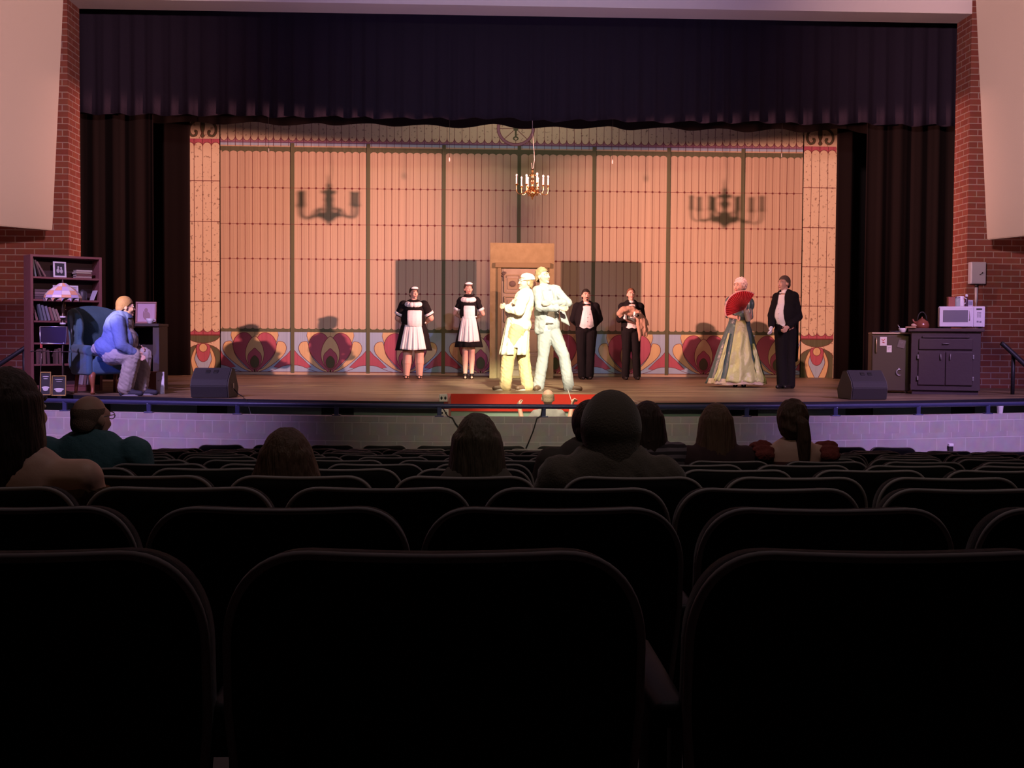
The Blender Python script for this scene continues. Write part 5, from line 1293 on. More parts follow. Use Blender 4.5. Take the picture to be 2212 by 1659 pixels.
for i, (x, c) in enumerate(((.69, (.32, .28, .30)), (.735, (.20, .12, .11)), (.79, (.45, .40, .42)), (.835, (.30, .10, .10)))): book(x, 0, .034, .185, .18, c, .18-.05*i, .05, f'book seen under the wing chair on the bottom shelf, {ORD[i+1]} from left', group='books on the bottom shelf')
# ---------------------------------------------------------------- stained glass floor lamp
DLp = 15.75; lb = at(137, 846, DLp); lb.z = STG; zL = lambda py: at(138, py, DLp).z-STG
lamp = thing('floor_lamp', 'floor lamp with domed peach and white stained glass shade before the bookcase', 'lamp', lb)
gl = [mat('glass_peach', (.80, .40, .22), .35), mat('glass_cream', (.80, .68, .62), .35), mat('glass_lilac', (.60, .48, .66), .35)]; lead = mat('lead_came', (.05, .035, .03), .5, .5)
s = DLp/F; bm = NB(); seg = 12; prof = [(6, 612), (17, 620), (29, 629), (36, 638), (38, 644), (36.5, 652)]
rs = [[V((r*s*math.cos(2*math.pi*(k+.5)/seg), r*s*math.sin(2*math.pi*(k+.5)/seg), zL(y))) for k in range(seg)] for r, y in prof]
for j in range(len(prof)-1):
    for k in range(seg):
        a, b, c, d = rs[j][k], rs[j][(k+1) % seg], rs[j+1][(k+1) % seg], rs[j+1][k]
        if j == len(prof)-2:   # arched skirt
            pts = [a, b, c]+[lerp(c, d, t)+V((0, 0, .045*math.sin(math.pi*t)**.6)) for t in (.18, .34, .5, .66, .82)]+[d]
        else: pts = [a, b, c, d]
        bm.faces.new([bm.verts.new(p) for p in pts]).material_index = (k*5+j*2) % 3
sh = obj('lamp_shade', bm, gl, lamp, False); md = sh.modifiers.new('t', 'SOLIDIFY'); md.thickness = .004
bm = NB()
for j in (0, 1, 2, 3, 4): tube(bm, rs[j]+[rs[j][0]], .0045, 5)
for k in range(seg): tube(bm, [rs[j][k] for j in range(len(prof))], .004, 5)
obj('leading', bm, lead, sh)
bm = NB(); lathe(bm, [(.02, -.02), (.03, 0), (.012, .01), (.012, .03), (.004, .05)], 12, (0, 0, zL(612))); obj('finial', bm, lead, lamp)
bm = NB(); lathe(bm, [(.13, .0), (.135, .012), (.10, .03), (.03, .05), (.014, .08), (.012, zL(706)), (.03, zL(703)), (.036, zL(699)), (.03, zL(695)), (.012, zL(692)), (.03, zL(689)), (.038, zL(685)), (.028, zL(681)), (.014, zL(676)), (.024, zL(670)), (.024, zL(664)), (.012, zL(655)), (.010, zL(612))], 18); obj('pole', bm, mat('dark_bronze', (.07, .045, .03), .35, .7), lamp)
bm = NB()
for py in (685, 699): ell(bm, (0, 0, zL(py)), (.040, .040, .022), None, 14)
obj('glass_bead', bm, mat('pale_porcelain', (.70, .66, .66), .3), lamp)
bm = NB(); tube(bm, [(.03, 0, zL(652)), (.035, 0, zL(668))], .0025, 5); ell(bm, (.035, 0, zL(669)), (.006, .006, .010), None, 8); obj('pull_chain', bm, brass, lamp)
# ---------------------------------------------------------------- standing frame with glass panel, and leaning boards under it
DFs = 15.35; fb = at(115, 848, DFs); fb.z = STG; zF = lambda py: at(115, py, DFs).z-STG; sF = DFs/F
fs = thing('display_stand', 'thin silver wire stand holding a dark glass panel beside the chair', 'stand', fb, R(6))
chrome = mat('dull_chrome', (.55, .52, .55), .3, .9)
bm = NB(); x0, x1, z0, z1 = -26*sF, 28*sF, zF(742), zF(706)
for p in ([(x0, 0, z1), (x1, 0, z1), (x1-.01, 0, z0), (x0-.0, 0, z0), (x0, 0, z1)],): tube(bm, p, .008, 8)
for px in (-22, 22): ell(bm, (px*sF, -.01, z0), (.012, .012, .014), None, 8)
obj('frame', bm, chrome, fs); bm = NB(); box(bm, ((x0+x1)/2, .004, (z0+z1)/2), (x1-x0-.01, .004, z1-z0-.01)); obj('glass_panel', bm, mat('dark_smoked_glass', (.035, .025, .045), .12, spec=.6), fs, False)
bm = NB(); box(bm, (x0+.015, -.006, zF(747)), (.032, .01, .06), bev=.003); obj('red_tag', bm, mat('red_tag', (.40, .05, .04), .6), fs, False)
bm = NB(); tube(bm, [(19*sF, .02, z0), (18*sF, .02, .02)], .007, 8); tube(bm, [(x0+.02, .02, z0), (x0-.02, .02, .02)], .007, 8); tube(bm, [(-44*sF, 0, zF(759)), (36*sF, 0, zF(760))], .006, 8); tube(bm, [(-40*sF, .05, .012), (32*sF, .05, .012)], .008, 8)
ell(bm, (-44*sF, 0, zF(759)), (.016, .012, .012), None, 8); obj('legs', bm, mat('dark_wire', (.12, .08, .07), .4, .6), fs)
gold_f = mat('dull_gold_frame', (.40, .26, .08), .45, .5); blk_p = mat('black_print', (.02, .018, .02), .5); wht_p = mat('white_print', (.60, .58, .60), .5)
for px, w_, y0, y1, lb_ in ((98, 22, 795, 845, 'gold edged black picture with pale lettering panel leaning under the stand, left'), (127, 29, 803, 846, 'gold edged black picture of a white bowl leaning under the stand, right')):
    p = at(px, y1, 15.2 if px > 110 else 15.33); p.z = STG+.005; ht = (y1-y0)*sF
    frame(p, R(8), w_*sF, ht, gold_f, blk_p, lb_, [blk_p, wht_p], -.10, (lambda hh, ww: (lambda e: (e((0, -.001, hh*.33), (ww*.36, .003, hh*.055)), e((0, -.001, hh*.27), (ww*.25, .003, hh*.09)), e((0, -.001, hh*.80), (ww*.30, .003, hh*.018)), e((0, -.001, hh*.71), (ww*.22, .003, hh*.014)))))(ht, w_*sF), .012)
# ---------------------------------------------------------------- wing chair
teal_u = mat('teal_upholstery', (.055, .12, .15), .8, bump=(60, .2), sheen=.2); leg_w = mat('reddish_turned_wood', (.30, .10, .045), .4)
wb = V((-4.86, 16.12, STG)); wc = thing('wing_chair', 'teal upholstered wingback armchair with reddish wooden legs, far left', 'armchair', wb, R(40))
bm = NB(); box(bm, (0, -.02, .36), (.62, .60, .20), bev=.04); obj('seat', bm, teal_u, wc)
bm = NB(); box(bm, (0, -.07, .455), (.50, .52, .10), bev=.04); obj('cushion', bm, teal_u, wc)
def outl(pts): return spl(pts, 5, True)
bm = NB(); prism(bm, outl([(-.31, .28), (.31, .28), (.335, .7), (.34, 1.02), (.28, 1.12), (0, 1.17), (-.28, 1.12), (-.34, 1.02), (-.335, .7)]), (0, .24, 0), (1, 0, 0), (0, 0, 1), (0, .10, 0))
for v in bm.verts: v.co.y += max(0, v.co.z-.45)*.16
bmesh.ops.bevel(bm, geom=[e for e in bm.edges if len(e.link_faces) == 2 and e.calc_face_angle() > 1], offset=.03, segments=3, affect='EDGES'); obj('backrest', bm, teal_u, wc)
for sx in (-1, 1):
    bm = NB(); prism(bm, outl([(-.24, .56), (.30, .45), (.36, .9), (.37, 1.10), (.25, 1.12), (.08, 1.02), (.02, .85), (.06, .70), (-.02, .62)]), (sx*.33, 0, 0), (0, 1, 0), (0, 0, 1), (-sx*.075, 0, 0))
    bmesh.ops.bevel(bm, geom=[e for e in bm.edges if len(e.link_faces) == 2 and e.calc_face_angle() > 1], offset=.02, segments=2, affect='EDGES'); obj('wing', bm, teal_u, wc)
    bm = NB(); box(bm, (sx*.325, -.04, .40), (.085, .56, .30), bev=.03); tube(bm, [(sx*.335, -.33, .575), (sx*.335, -.1, .585), (sx*.33, .2, .60)], [.065, .065, .055], 14); obj('armrest', blob(bm, .012, 2), teal_u, wc)
    bm = NB(); tube(bm, [(sx*.27, -.26, .30), (sx*.30, -.31, .22), (sx*.285, -.29, .12), (sx*.29, -.30, .05), (sx*.30, -.33, .015)], [.045, .042, .026, .022, .030], 12); obj('leg', bm, leg_w, wc)
    bm = NB(); tube(bm, [(sx*.26, .25, .30), (sx*.27, .30, .0)], [.028, .020], 10); obj('leg', bm, leg_w, wc)
# ---------------------------------------------------------------- desk with framed portrait and mug behind the seated man
DTb = 17.0; zT = lambda py, d=DTb: at(320, py, d).z
dk = mat('dark_desk_wood', (.05, .032, .028), .55); xl, xr_ = at(258, 700, DTb).x, at(344, 700, DTb).x; topz = zT(699)
desk = thing('desk', 'dark wooden desk behind the seated man', 'desk', ((xl+xr_)/2, DTb+.25, STG)); hw, hz = (xr_-xl)/2, topz-STG
bm = NB(); box(bm, (0, 0, hz-.02), (2*hw, .55, .04), bev=.006); obj('desktop', bm, dk, desk, False)
for sx in (-1, 1): bm = NB(); box(bm, (sx*(hw-.05), 0, (hz-.04)/2), (.09, .48, hz-.04), bev=.004); obj('side_panel', bm, mat('brown_side_panel', (.07, .05, .04), .6) if sx > 0 else dk, desk, False)
bm = NB(); box(bm, (0, .20, hz-.25), (2*hw-.19, .02, .40)); obj('back_panel', bm, dk, desk, False)
pmv = mat('mahogany_frame', (.26, .08, .06), .4); rosep = mat('pink_mount', (.55, .36, .44), .7); fig_p = mat('portrait_figure', (.34, .20, .20), .6)
p = at(315, 698, DTb+.12); p.z = topz+.002
frame(p, R(2), 44*DTb/F, 47*DTb/F, pmv, rosep, 'mahogany framed portrait on the desk behind the seated man', [rosep, fig_p], -.1, lambda e: (e((.0, -.002, .19), (.024, .004, .03)), e((.01, -.002, .11), (.05, .004, .06)), e((-.03, -.002, .13), (.012, .004, .05))), .024)
mz = mat('white_china', (.72, .68, .72), .25, spec=.5); mp_ = at(325, 697, DTb+.04); mug = thing('teacup', 'white china teacup in front of the framed portrait', 'cup', (mp_.x, mp_.y-.02, topz+.001))
bm = NB(); lathe(bm, [(.028, 0), (.030, .004), (.046, .03), (.056, .072), (.053, .072), (.043, .03), (.02, .010), (.001, .009)], 22); obj('bowl', bm, mz, mug); bm = NB(); tube(bm, [(.05, 0, .06), (.075, 0, .058), (.078, 0, .035), (.046, 0, .024)], .005, 6); obj('handle', bm, mz, mug)
# white edged case standing on the stage behind his feet
DB = 16.05; bb = at(325, 846, DB); bb.z = STG; kase = thing('open_box', 'orange-brown open box with a white end standing behind the seated man', 'box', bb, R(-14)); sB = DB/F
bm = NB(); 
for c, sz in (((-.06, .06, .006), (.32, .14, .012)), ((-.06, .06, 47*sB-.006), (.32, .14, .012)), ((-.06, .125, 23.5*sB), (.32, .01, 47*sB-.024)), ((-.215, .06, 23.5*sB), (.012, .14, 47*sB-.024))): box(bm, c, sz)
obj('carcass', bm, mat('orange_brown_board', (.30, .12, .05), .6), kase, False)
bm = NB(); box(bm, (.145, .0, 23.5*sB), (.115, .02, 47*sB), bev=.003); obj('white_end', bm, mat('white_speckled_board', (.72, .72, .76), .6, vary=(26, .03, (.42, .44, .50), .36)), kase, False)
# ================================================================== STAGE MONITORS
mon_k = mat('monitor_black_paint', (.022, .020, .022), .7, bump=(200, .2)); grille = mat('monitor_end_grey', (.11, .10, .085), .7)
def monitor(px, py, D, wpx, hpx, lab, rz, depth=.48):
    p = at(px, py, D); p = V((p.x, p.y, STG)); t = thing('stage_monitor', lab, 'loudspeaker', p, rz); s = D/F; w_, h_ = wpx*s, hpx*s
    prof = [(0.0, .0), (-.035, h_*.40), (.0, h_*.62), (.16, h_), (depth*.62, h_*.98), (depth, .12), (depth-.04, 0)]
    bm = NB(); prism(bm, [(a, b) for a, b in prof], (-w_/2, 0, 0), (0, 1, 0), (0, 0, 1), (w_, 0, 0)); bmesh.ops.bevel(bm, geom=list(bm.edges), offset=.008, segments=2, affect='EDGES'); obj('cabinet', bm, mon_k, t, False)
    for sx in (-1, 1):
        bm = NB(); prism(bm, [(a*.96+.006, b*.95+.006) for a, b in prof], (sx*(w_/2+.001), 0, 0), (0, 1, 0), (0, 0, 1), (sx*.004, 0, 0)); obj('end_panel', bm, grille, t, False)
    bm = NB(); ang = math.atan2(h_*.38, .16); Rm = Matrix.Rotation(ang, 3, 'X')
    for sx in (-.05, .05): box(bm, (sx, .105, h_*.62+.105*h_*.38/.16+.002), (.06, .05, .012), Rm, .004)
    obj('handle_slot', bm, mat('slot_black', (.004, .004, .004), .6), t, False)
    return t, w_, h_
t, w_, h_ = monitor(453, 858, 14.98, 80, 64, 'black wedge stage monitor near the front edge, left of centre', R(-4))
bm = NB(); box(bm, (w_/2+.008, .20, h_*.40), (.012, .06, .06), bev=.003); obj('socket_plate', bm, mat('silver_plate', (.45, .43, .40), .4, .6), t, False)
monitor(1877, 866, 15.35, 80, 64, 'black wedge stage monitor near the front edge, before the small fridge', R(5))
cab = [at(502, 838, 15.15), at(506, 850, 14.95), at(520, 858, 14.9)]; bm = NB()
c0 = V((t.location.x+w_/2+.03, t.location.y+.2, STG+.10)); path = [c0, c0+V((.06, -.02, -.06)), c0+V((.14, -.10, -.092)), V((-2.75, yf(-2.75)+.04, STG+.006)), V((-2.70, yf(-2.7)-.03, STG-.0)), V((-2.62, yf(-2.6)-.05, STG-.25)), V((-2.4, yf(-2.4)-.06, .85))]
tag(obj('speaker_cable', tube(bm, spl([tuple(p) for p in path], 5) if False else path, .006, 8), steel_m), 'thin black cable running from the left wedge monitor over the stage edge', 'cable')
# ================================================================== RIGHT SET
dkw = mat('dark_brown_cabinet', (.050, .030, .036), .5, bump=(15, .08)); dkw2 = mat('dark_brown_counter', (.075, .045, .045), .4); met = mat('brushed_handles', (.45, .42, .45), .35, .8)
DC_ = 17.05; p0, p1 = at(1970, 853, DC_), at(2115, 853, DC_); W_ = p1.x-p0.x; zc_ = lambda py: at(2040, py, DC_).z-STG
cabn = thing('kitchen_cabinet', 'dark brown kitchen base cabinet with one drawer and two doors', 'cabinet', ((p0.x+p1.x)/2-.02, DC_-.02, STG), R(-21)); H_ = zc_(709)
bm = NB(); box(bm, (0, .28, (H_-.05)/2+.03), (W_-.04, .54, H_-.11), bev=.004); box(bm, (0, .30, .045), (W_-.08, .5, .09)); obj('body', bm, dkw, cabn, False)
bm = NB(); box(bm, (0, .27, H_-.025), (W_+.05, .62, .05), bev=.010); obj('counter', bm, dkw2, cabn, False)
sc = DC_/F
def fx(px): return (px-2042.5)*sc
bm = NB(); box(bm, (0, -.004, zc_(728)), (W_-.34, .024, .03), bev=.008); obj('trim_rail', bm, dkw, cabn, False)
bm = NB(); z0, z1 = zc_(755), zc_(731.5); box(bm, (0, -.002, (z0+z1)/2), (111*sc, .03, z1-z0), bev=.008); dr = obj('drawer', bm, dkw, cabn, False)
bm = NB(); zh = zc_(742); tube(bm, [(-.045, -.02, zh), (-.04, -.045, zh), (.04, -.045, zh), (.045, -.02, zh)], .006, 8); obj('handle', bm, met, dr)
z0, z1 = zc_(832), zc_(760)
for sx in (-1, 1):
    bm = NB(); box(bm, (sx*28.3*sc, -.002, (z0+z1)/2), (55.6*sc, .03, z1-z0), bev=.008); dd = obj('door', bm, dkw, cabn, False)
    bm = NB(); zh = zc_(771); tube(bm, [(sx*10.3*sc, -.018, zh+.045), (sx*10.0*sc, -.045, zh+.03), (sx*9.4*sc, -.045, zh-.03), (sx*9.6*sc, -.02, zh-.05)], .007, 8); obj('handle', bm, met, dd)
    for zz_ in (zc_(771), zc_(817.5)): bm = NB(); box(bm, (sx*57*sc, -.012, zz_), (.020, .03, .062), bev=.004); obj('hinge', bm, met, dd, False)
topc = STG+H_
# microwave
mwm = mat('white_enamel', (.66, .62, .70), .35, spec=.5); DM = 17.0; a, b = at(2030, 708, DM), at(2122, 708, DM); w_ = b.x-a.x; h_ = 46*DM/F
mw = thing('microwave', 'white microwave oven on the right end of the brown counter', 'microwave', ((a.x+b.x)/2-.02, DM-.06, topc+.012), R(-20))
bm = NB(); box(bm, (0, .19, h_/2), (w_, .40, h_-.004), bev=.012); obj('casing', bm, mwm, mw, False)
bm = NB(); box(bm, (-w_*.125, -.016, h_/2), (w_*.72, .03, h_*.94), bev=.010); md_ = obj('door', bm, mwm, mw, False)
bm = NB(); box(bm, (-w_*.135, -.032, h_*.53), (w_*.54, .006, h_*.56), bev=.002); obj('window', bm, mat('grey_mesh_window', (.17, .16, .20), .3), md_, False)
bm = NB(); tube(bm, [(w_*.17, -.034, h_*.32), (w_*.185, -.045, h_*.5), (w_*.17, -.034, h_*.78)], .007, 8); obj('handle', bm, mwm, md_)
bm = NB(); box(bm, (w_*.365, -.012, h_/2), (w_*.22, .02, h_*.94), bev=.006); cp = obj('control_panel', bm, mwm, mw, False)
bm = NB(); box(bm, (w_*.375, -.024, h_*.86), (w_*.12, .006, h_*.07)); obj('display', bm, blk_p, cp, False)
bm = NB()
for r_ in range(4):
    for c_ in range(3): box(bm, (w_*(.345+.03*c_), -.024, h_*(.70-.065*r_)), (w_*.020, .006, h_*.030))
box(bm, (w_*.345, -.024, h_*.28), (w_*.04, .006, h_*.07)); box(bm, (w_*.405, -.024, h_*.27), (w_*.04, .006, h_*.07)); obj('buttons', bm, mat('button_grey', (.22, .20, .26), .5), cp, False)
bm = NB()
for sx in (-1, 1):
    for yy in (.05, .33): bm = NB(); lathe(bm, [(.014, -.011), (.014, .004)], 10, (sx*w_*.42, yy, 0)); obj('foot', bm, blk_p, mw)
mt = topc+.012+h_-.002; ry = DM+.10
def onmw(px, dy=0): return V((at(px, 660, ry+dy).x, ry+dy, mt))
bm = NB(); box(bm, (0, 0, .065), (.10, .07, .13), bev=.008); t = thing('tin', 'reddish brown square tin on top of the microwave, leftmost item', 'tin', onmw(2054)); obj('body', bm, mat('red_brown_tin', (.30, .09, .06), .5), t, False); bm = NB(); box(bm, (0, 0, .134), (.104, .074, .012), bev=.004); obj('lid', bm, mat('red_brown_tin', (.30, .09, .06), .5), t, False)
t = thing('storage_jar', 'clear glass jar on top of the microwave beside the tin', 'jar', onmw(2067.5)); bm = NB(); lathe(bm, [(.036, 0), (.044, .01), (.044, .10), (.036, .125)], 20); obj('body', bm, mat('greenish_glass', (.35, .42, .38), .12, spec=.6), t); bm = NB(); lathe(bm, [(.038, .125), (.038, .142), (.01, .15)], 20); obj('lid', bm, met, t)
t = thing('jug', 'white pitcher on top of the microwave, tallest pale item', 'jug', onmw(2076)); bm = NB(); lathe(bm, [(.040, 0), (.046, .02), (.042, .09), (.034, .12), (.042, .155), (.036, .153), (.03, .12), (.001, .11)], 22); obj('body', bm, mz, t); bm = NB(); tube(bm, [(.038, -.01, .13), (.07, -.01, .12), (.068, -.01, .06), (.042, -.01, .04)], .007, 8); obj('handle', bm, mz, t)
t = thing('bottle', 'slim dark bottle with white cap on top of the microwave', 'bottle', onmw(2087.5)); bm = NB(); lathe(bm, [(.022, 0), (.024, .01), (.024, .10), (.012, .13), (.012, .145)], 16); obj('body', bm, mat('dark_glass', (.06, .03, .05), .2), t); bm = NB(); lathe(bm, [(.018, .145), (.020, .155), (.018, .178), (.008, .186)], 14); obj('cap', bm, mz, t)
t = thing('clock', 'small pale square kitchen clock on top of the microwave, rightmost', 'clock', onmw(2095)); bm = NB(); box(bm, (0, 0, .05), (.085, .035, .096), bev=.010); obj('case', bm, mat('grey_clock_case', (.42, .38, .48), .5), t, False); bm = NB(); box(bm, (0, -.02, .054), (.06, .006, .05), bev=.002); obj('face', bm, mat('clock_face', (.20, .20, .27), .4), t, False)
# kettle
kp = at(2001.5, 709, 17.2); t = thing('kettle', 'reddish brown kettle with arched handle on the counter beside the microwave', 'kettle', (kp.x, 17.38, topc)); cop = mat('red_brown_enamel', (.20, .055, .035), .25, spec=.6)
bm = NB(); lathe(bm, [(.085, 0), (.10, .01), (.105, .05), (.085, .10), (.045, .125), (.04, .13)], 26); obj('body', bm, cop, t); bm = NB(); lathe(bm, [(.042, .128), (.03, .142), (.008, .148), (.014, .160), (.010, .172)], 18); obj('lid', bm, cop, t)
bm = NB(); tube(bm, [(-.085, 0, .07), (-.125, 0, .10), (-.14, 0, .135)], [.022, .014, .011], 10); obj('spout', bm, cop, t); bm = NB(); tube(bm, [(.07*math.cos(x), 0, .11+.13*math.sin(x)) for x in [math.pi*i/12 for i in range(13)]], .008, 8); obj('handle', bm, blk_p, t)
# bread board
bp_ = at(1978, 711, 16.95); t = thing('cutting_board', 'small tan cutting board on the left end of the counter', 'board', (bp_.x+.03, 17.22, topc), R(-21)); bm = NB(); box(bm, (0, 0, .012), (.15, .20, .024), bev=.008); obj('board', bm, mat('tan_board', (.36, .20, .12), .6), t, False)
bq = at(1983, 706, 16.98); t2 = thing('bread_roll', 'small pale roll lying on the tan cutting board', 'bread', (bq.x+.03, 17.24, topc+.024)); bm = NB(); ell(bm, (0, 0, .022), (.035, .028, .022)); ell(bm, (.028, .01, .016), (.025, .022, .016)); obj('crust', blob(bm, .005, 2), mat('pale_crust', (.55, .36, .28), .8), t2)
# fridge
DFg = 17.45; a, b = at(1887, 848, DFg), at(1966.5, 848, DFg); w_ = b.x-a.x; zf = lambda py: at(1927, py, DFg).z-STG; hF = zf(718)
fg_k = mat('brown_black_fridge', (.060, .042, .026), .4); fr = thing('mini_fridge', 'small dark brown fridge with notes and magnets beside the cabinet', 'fridge', ((a.x+b.x)/2-.03, DFg-.02, STG), R(-13))
bm = NB(); box(bm, (0, .29, hF/2+.01), (w_, .50, hF-.06), bev=.008); obj('body', bm, mat('fridge_side_tan', (.16, .12, .08), .5), fr, False)
bm = NB(); box(bm, (0, .27, hF-.012), (w_+.005, .54, .024), bev=.006); obj('top', bm, mat('fridge_top_beige', (.50, .36, .24), .5), fr, False)
bm = NB(); box(bm, (0, .02, hF/2-.005), (w_-.008, .05, hF-.085), bev=.010); dd = obj('door', bm, fg_k, fr, False)
bm = NB(); xh = -w_/2+.06; tube(bm, [(xh, -.01, zf(730)), (xh, -.035, zf(733)), (xh, -.035, zf(760)), (xh, -.01, zf(763))], .010, 8); obj('handle', bm, mat('tan_chrome', (.50, .38, .20), .3, .7), dd)
bm = NB()
for sx in (-1, 1): bm = NB(); lathe(bm, [(.025, 0), (.025, .035)], 10, (sx*(w_/2-.05), .08, 0)); obj('foot', bm, mz, fr)
FR3 = Matrix.Rotation(R(-13), 3, 'Z'); sc = DFg/F; fx2 = lambda px: (px-1927)*sc
def sticker(name, lab, cat, px, py, wp, hp, m, extra=None, rr=0):
    t = thing(name, lab, cat, fr.location+FR3 @ V((fx2(px), -.013, zf(py))), R(-13)); bm = NB(); box(bm, (0, 0, 0), (wp*sc, .004, hp*sc), Matrix.Rotation(rr, 3, 'Y'), .0005); obj('sheet', bm, m, t, False)
    if extra: extra(t)
wp = mat('white_paper', (.70, .64, .58), .8); redp = mat('red_drawing_ink', (.60, .12, .08), .8); greyp = mat('pencil_grey', (.25, .22, .2), .8)
def drw(t):
    bm = NB(); tube(bm, [(-.025, -.004, .03), (.0, -.004, .01), (.02, -.004, .035)], .006, 5); tube(bm, [(-.015, -.004, -.01), (.018, -.004, -.02)], .006, 5); obj('drawing', bm, redp, t)
def scr(t):
    bm = NB(); tube(bm, [(-.02, -.003, .012), (.02, -.003, .022)], .003, 5); tube(bm, [(-.02, -.003, -.005), (.005, -.003, .0)], .003, 5); obj('scribble', bm, greyp, t)
sticker('note', 'white paper with a red drawing on the fridge door', 'paper', 1910, 737.5, 14.5, 19.5, wp, drw); sticker('note', 'smaller white note lower on the fridge door', 'paper', 1922.5, 753.5, 10.5, 15, wp, scr)
sticker('photo_print', 'dark tilted photo stuck on the fridge door at upper right', 'paper', 1948, 743, 15, 17, mat('dark_photo', (.13, .10, .085), .5), scr, .22)
t = thing('magnet', 'silver crescent shaped magnet low on the fridge door', 'magnet', fr.location+FR3 @ V((fx2(1945), -.014, zf(804))), R(-13)); bm = NB(); tube(bm, [(.045*math.cos(x), 0, .045*math.sin(x)) for x in [R(60+24*i) for i in range(11)]], [.006, .010, .012, .013, .014, .014, .014, .013, .012, .009, .005], 8); ell(bm, (-.012, 0, .055), (.016, .006, .010), None, 8); obj('crescent', bm, met, t)
bp2 = at(1952.5, 717, 17.6); t = thing('bowl', 'white cereal bowl on top of the small fridge', 'bowl', (bp2.x, 17.65, STG+hF)); bm = NB(); lathe(bm, [(.03, 0), (.035, .005), (.052, .03), (.062, .068), (.059, .068), (.045, .03), (.001, .012)], 24); obj('dish', bm, mz, t)
t2 = thing('spoon', 'metal spoon standing in the white cereal bowl', 'spoon', (bp2.x, 17.65, STG+hF+.02)); bm = NB(); tube(bm, [(-.02, 0, .0), (-.045, 0, .05), (-.075, 0, .095)], [.006, .004, .006], 8); ell(bm, (-.015, 0, .0), (.014, .010, .008), None, 8); obj('stem', bm, met, t2)
bp3 = at(1935, 717, 17.6); t3 = thing('saucer', 'dark flat plate beside the bowl on the small fridge', 'plate', (bp3.x, 17.62, STG+hF)); bm = NB(); lathe(bm, [(.04, 0), (.06, .006), (.085, .018), (.083, .021), (.05, .010), (.001, .008)], 24); obj('dish', bm, mat('dark_plate', (.05, .05, .07), .3), t3)
# grey electrical box on conduit, mounted on the brick
DEb = YO; eb = at(2110, 590, DEb-.05); t = thing('electrical_box', 'grey steel electrical box on a conduit mounted to the right brick wall', 'electrical box', (eb.x, YO, eb.z)); sE = DEb/F; gm = mat('grey_steel_box', (.50, .50, .60), .5, .1)
bm = NB(); box(bm, (0, -.06, 0), (34*sE, .12, 48*sE), bev=.012); obj('box', bm, gm, t, False); bm = NB(); box(bm, (.0, -.122, 0), (31*sE, .012, 45*sE), bev=.006); dd = obj('door', bm, gm, t, False)
bm = NB(); tube(bm, [(.02, -.135, -.03), (.06, -.135, .0)], .006, 6); ell(bm, (.06, -.135, .002), (.012, .006, .012), None, 8); ell(bm, (.02, -.133, -.03), (.010, .006, .010), None, 8); obj('latch', bm, blk_p, dd)
bm = NB(); tube(bm, [(.0, -.05, -24*sE), (.0, -.05, -31*sE)], .030, 10); obj('fitting', bm, blk_p, t); bm = NB(); tube(bm, [(.0, -.05, -30*sE), (0, -.05, -60*sE), (.01, -.03, -66*sE), (.012, -.03, -150*sE)], [.026, .024, .012, .012], 10); obj('conduit', bm, gm, t)
# stair handrails at both ends
rail_k = mat('black_rail_paint', (.015, .014, .018), .5)
DR = 17.3; t = thing('stair_handrail', 'black stair handrail sloping down at the far right before the brick', 'railing', at(2190, 845, DR)); q = lambda px, py, D: at(px, py, D)-t.location
bm = NB(); tube(bm, [q(2163, 741, DR), q(2172, 748, DR), q(2240, 812, DR-.5)], .035, 10); obj('rail', bm, rail_k, t); bm = NB(); tube(bm, [q(2189, 766, DR-.1), V((q(2189, 766, DR-.1).x, q(2189, 766, DR-.1).y, STG-t.location.z))], .028, 10); obj('post', bm, rail_k, t)
t = thing('stair_handrail', 'black stair handrail sloping down at the far left before the brick', 'railing', at(20, 800, DR)); q = lambda px, py, D: at(px, py, D)-t.location
bm = NB(); tube(bm, [q(66, 743, DR), q(56, 750, DR), q(-60, 826, DR-.5)], .033, 10); obj('rail', bm, rail_k, t); bm = NB(); tube(bm, [q(52, 753, DR-.02), V((q(52, 753, DR-.02).x, q(52, 753, DR-.02).y, STG-t.location.z))], .024, 10); obj('post', bm, rail_k, t)
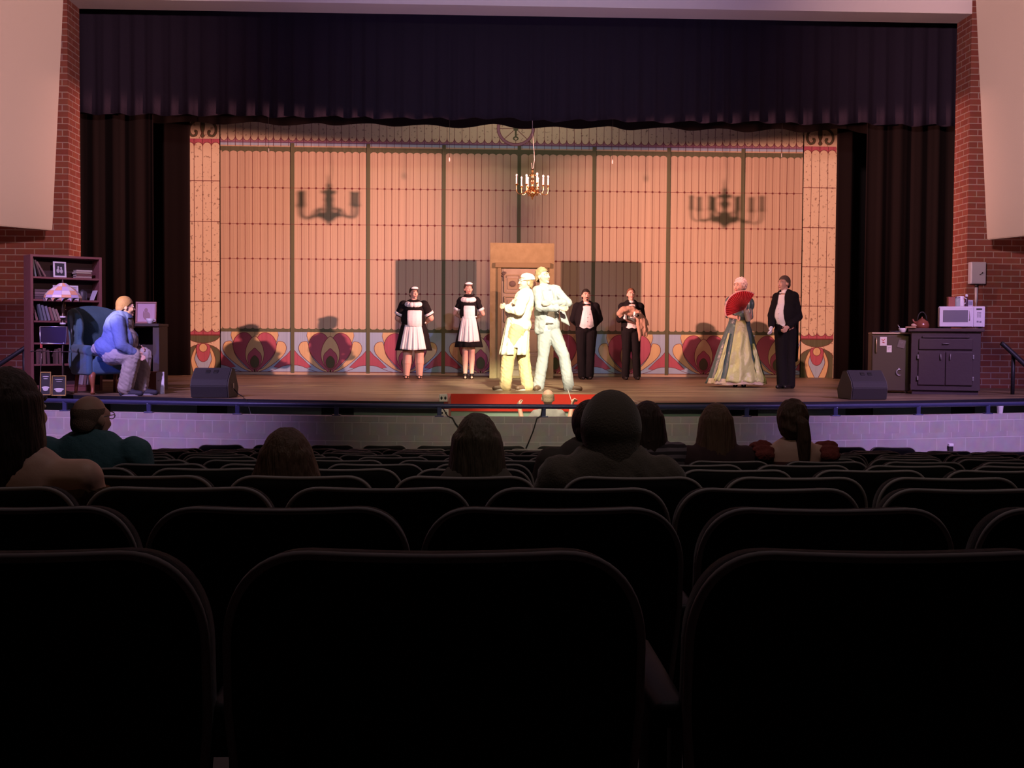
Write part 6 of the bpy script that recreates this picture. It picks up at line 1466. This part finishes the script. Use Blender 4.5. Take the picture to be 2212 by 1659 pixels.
# things along the block wall
cp_ = at(2182, 896, 14.4); t = thing('paper_cup', 'white paper cup standing on the block wall at far right', 'cup', (cp_.x, yw(cp_.x)+.1, WT)); bm = NB(); lathe(bm, [(.030, 0), (.032, .003), (.040, .092), (.042, .096), (.037, .094), (.028, .005), (.001, .004)], 20); obj('cup', bm, mz, t)
op = at(2083, 975, 13.9); t = thing('wall_socket', 'small white topped outlet box low on the block wall at right', 'outlet', (op.x, yw(op.x)-.002, op.z)); bm = NB(); box(bm, (0, -.02, -.02), (.055, .04, .10), bev=.004); obj('box', bm, blk_p, t, False); bm = NB(); box(bm, (0, -.024, .04), (.06, .05, .035), bev=.006); obj('cover', bm, mz, t, False)
for pts, lab in (([(1172, 880), (1168, 897), (1160, 903), (1152, 930), (1142, 955), (1132, 978)], 'black cable hanging over the block wall below the conductor'), ([(955, 879), (967, 898), (978, 903), (984, 915), (992, 925), (1000, 945)], 'black cable hanging over the block wall left of the red riser')):
    P_ = []
    for i, (px, py) in enumerate(pts):
        x = at(px, py, 13.6).x; y = yw(x)+(.06 if i == 0 else (-.012 if i > 1 else .0)); v = at(px, py, y)
        if i == 1: v = V((v.x, yw(v.x)+.0, WT+.012))
        P_.append(v)
    tag(obj('cable', tube(NB(), [V(p) for p in spl([tuple(p)[:2] for p in P_], 1)] if False else P_, .007, 8), steel_m), lab, 'cable')

# stage pockets at the left corner of the notch
wb_ = mat('white_pocket_box', (.70, .64, .58), .5)
xq = at(963, 865, 14.3).x
t = thing('stage_pocket', 'white stage pocket box standing on the corner left of the red riser', 'outlet', (xq-.03, yf(xq)+.12, STG)); bm = NB(); box(bm, (0, 0, .045), (.10, .08, .09), bev=.008); obj('box', bm, wb_, t, False)
for sx in (-.022, .024): bm = NB(); ell(bm, (sx, -.041, .045), (.014, .006, .020), None, 10); obj('socket', bm, blk_p, t)
t = thing('stage_pocket', 'white outlet box fixed to the stage front below the corner pocket', 'outlet', (xq-.02, yf(xq)-.03, 1.08)); bm = NB(); box(bm, (0, 0, .045), (.11, .06, .09), bev=.008); obj('box', bm, wb_, t, False)
for sx in (-.022, .024): bm = NB(); ell(bm, (sx, -.031, .045), (.014, .006, .014), None, 10); obj('socket', bm, blk_p, t)
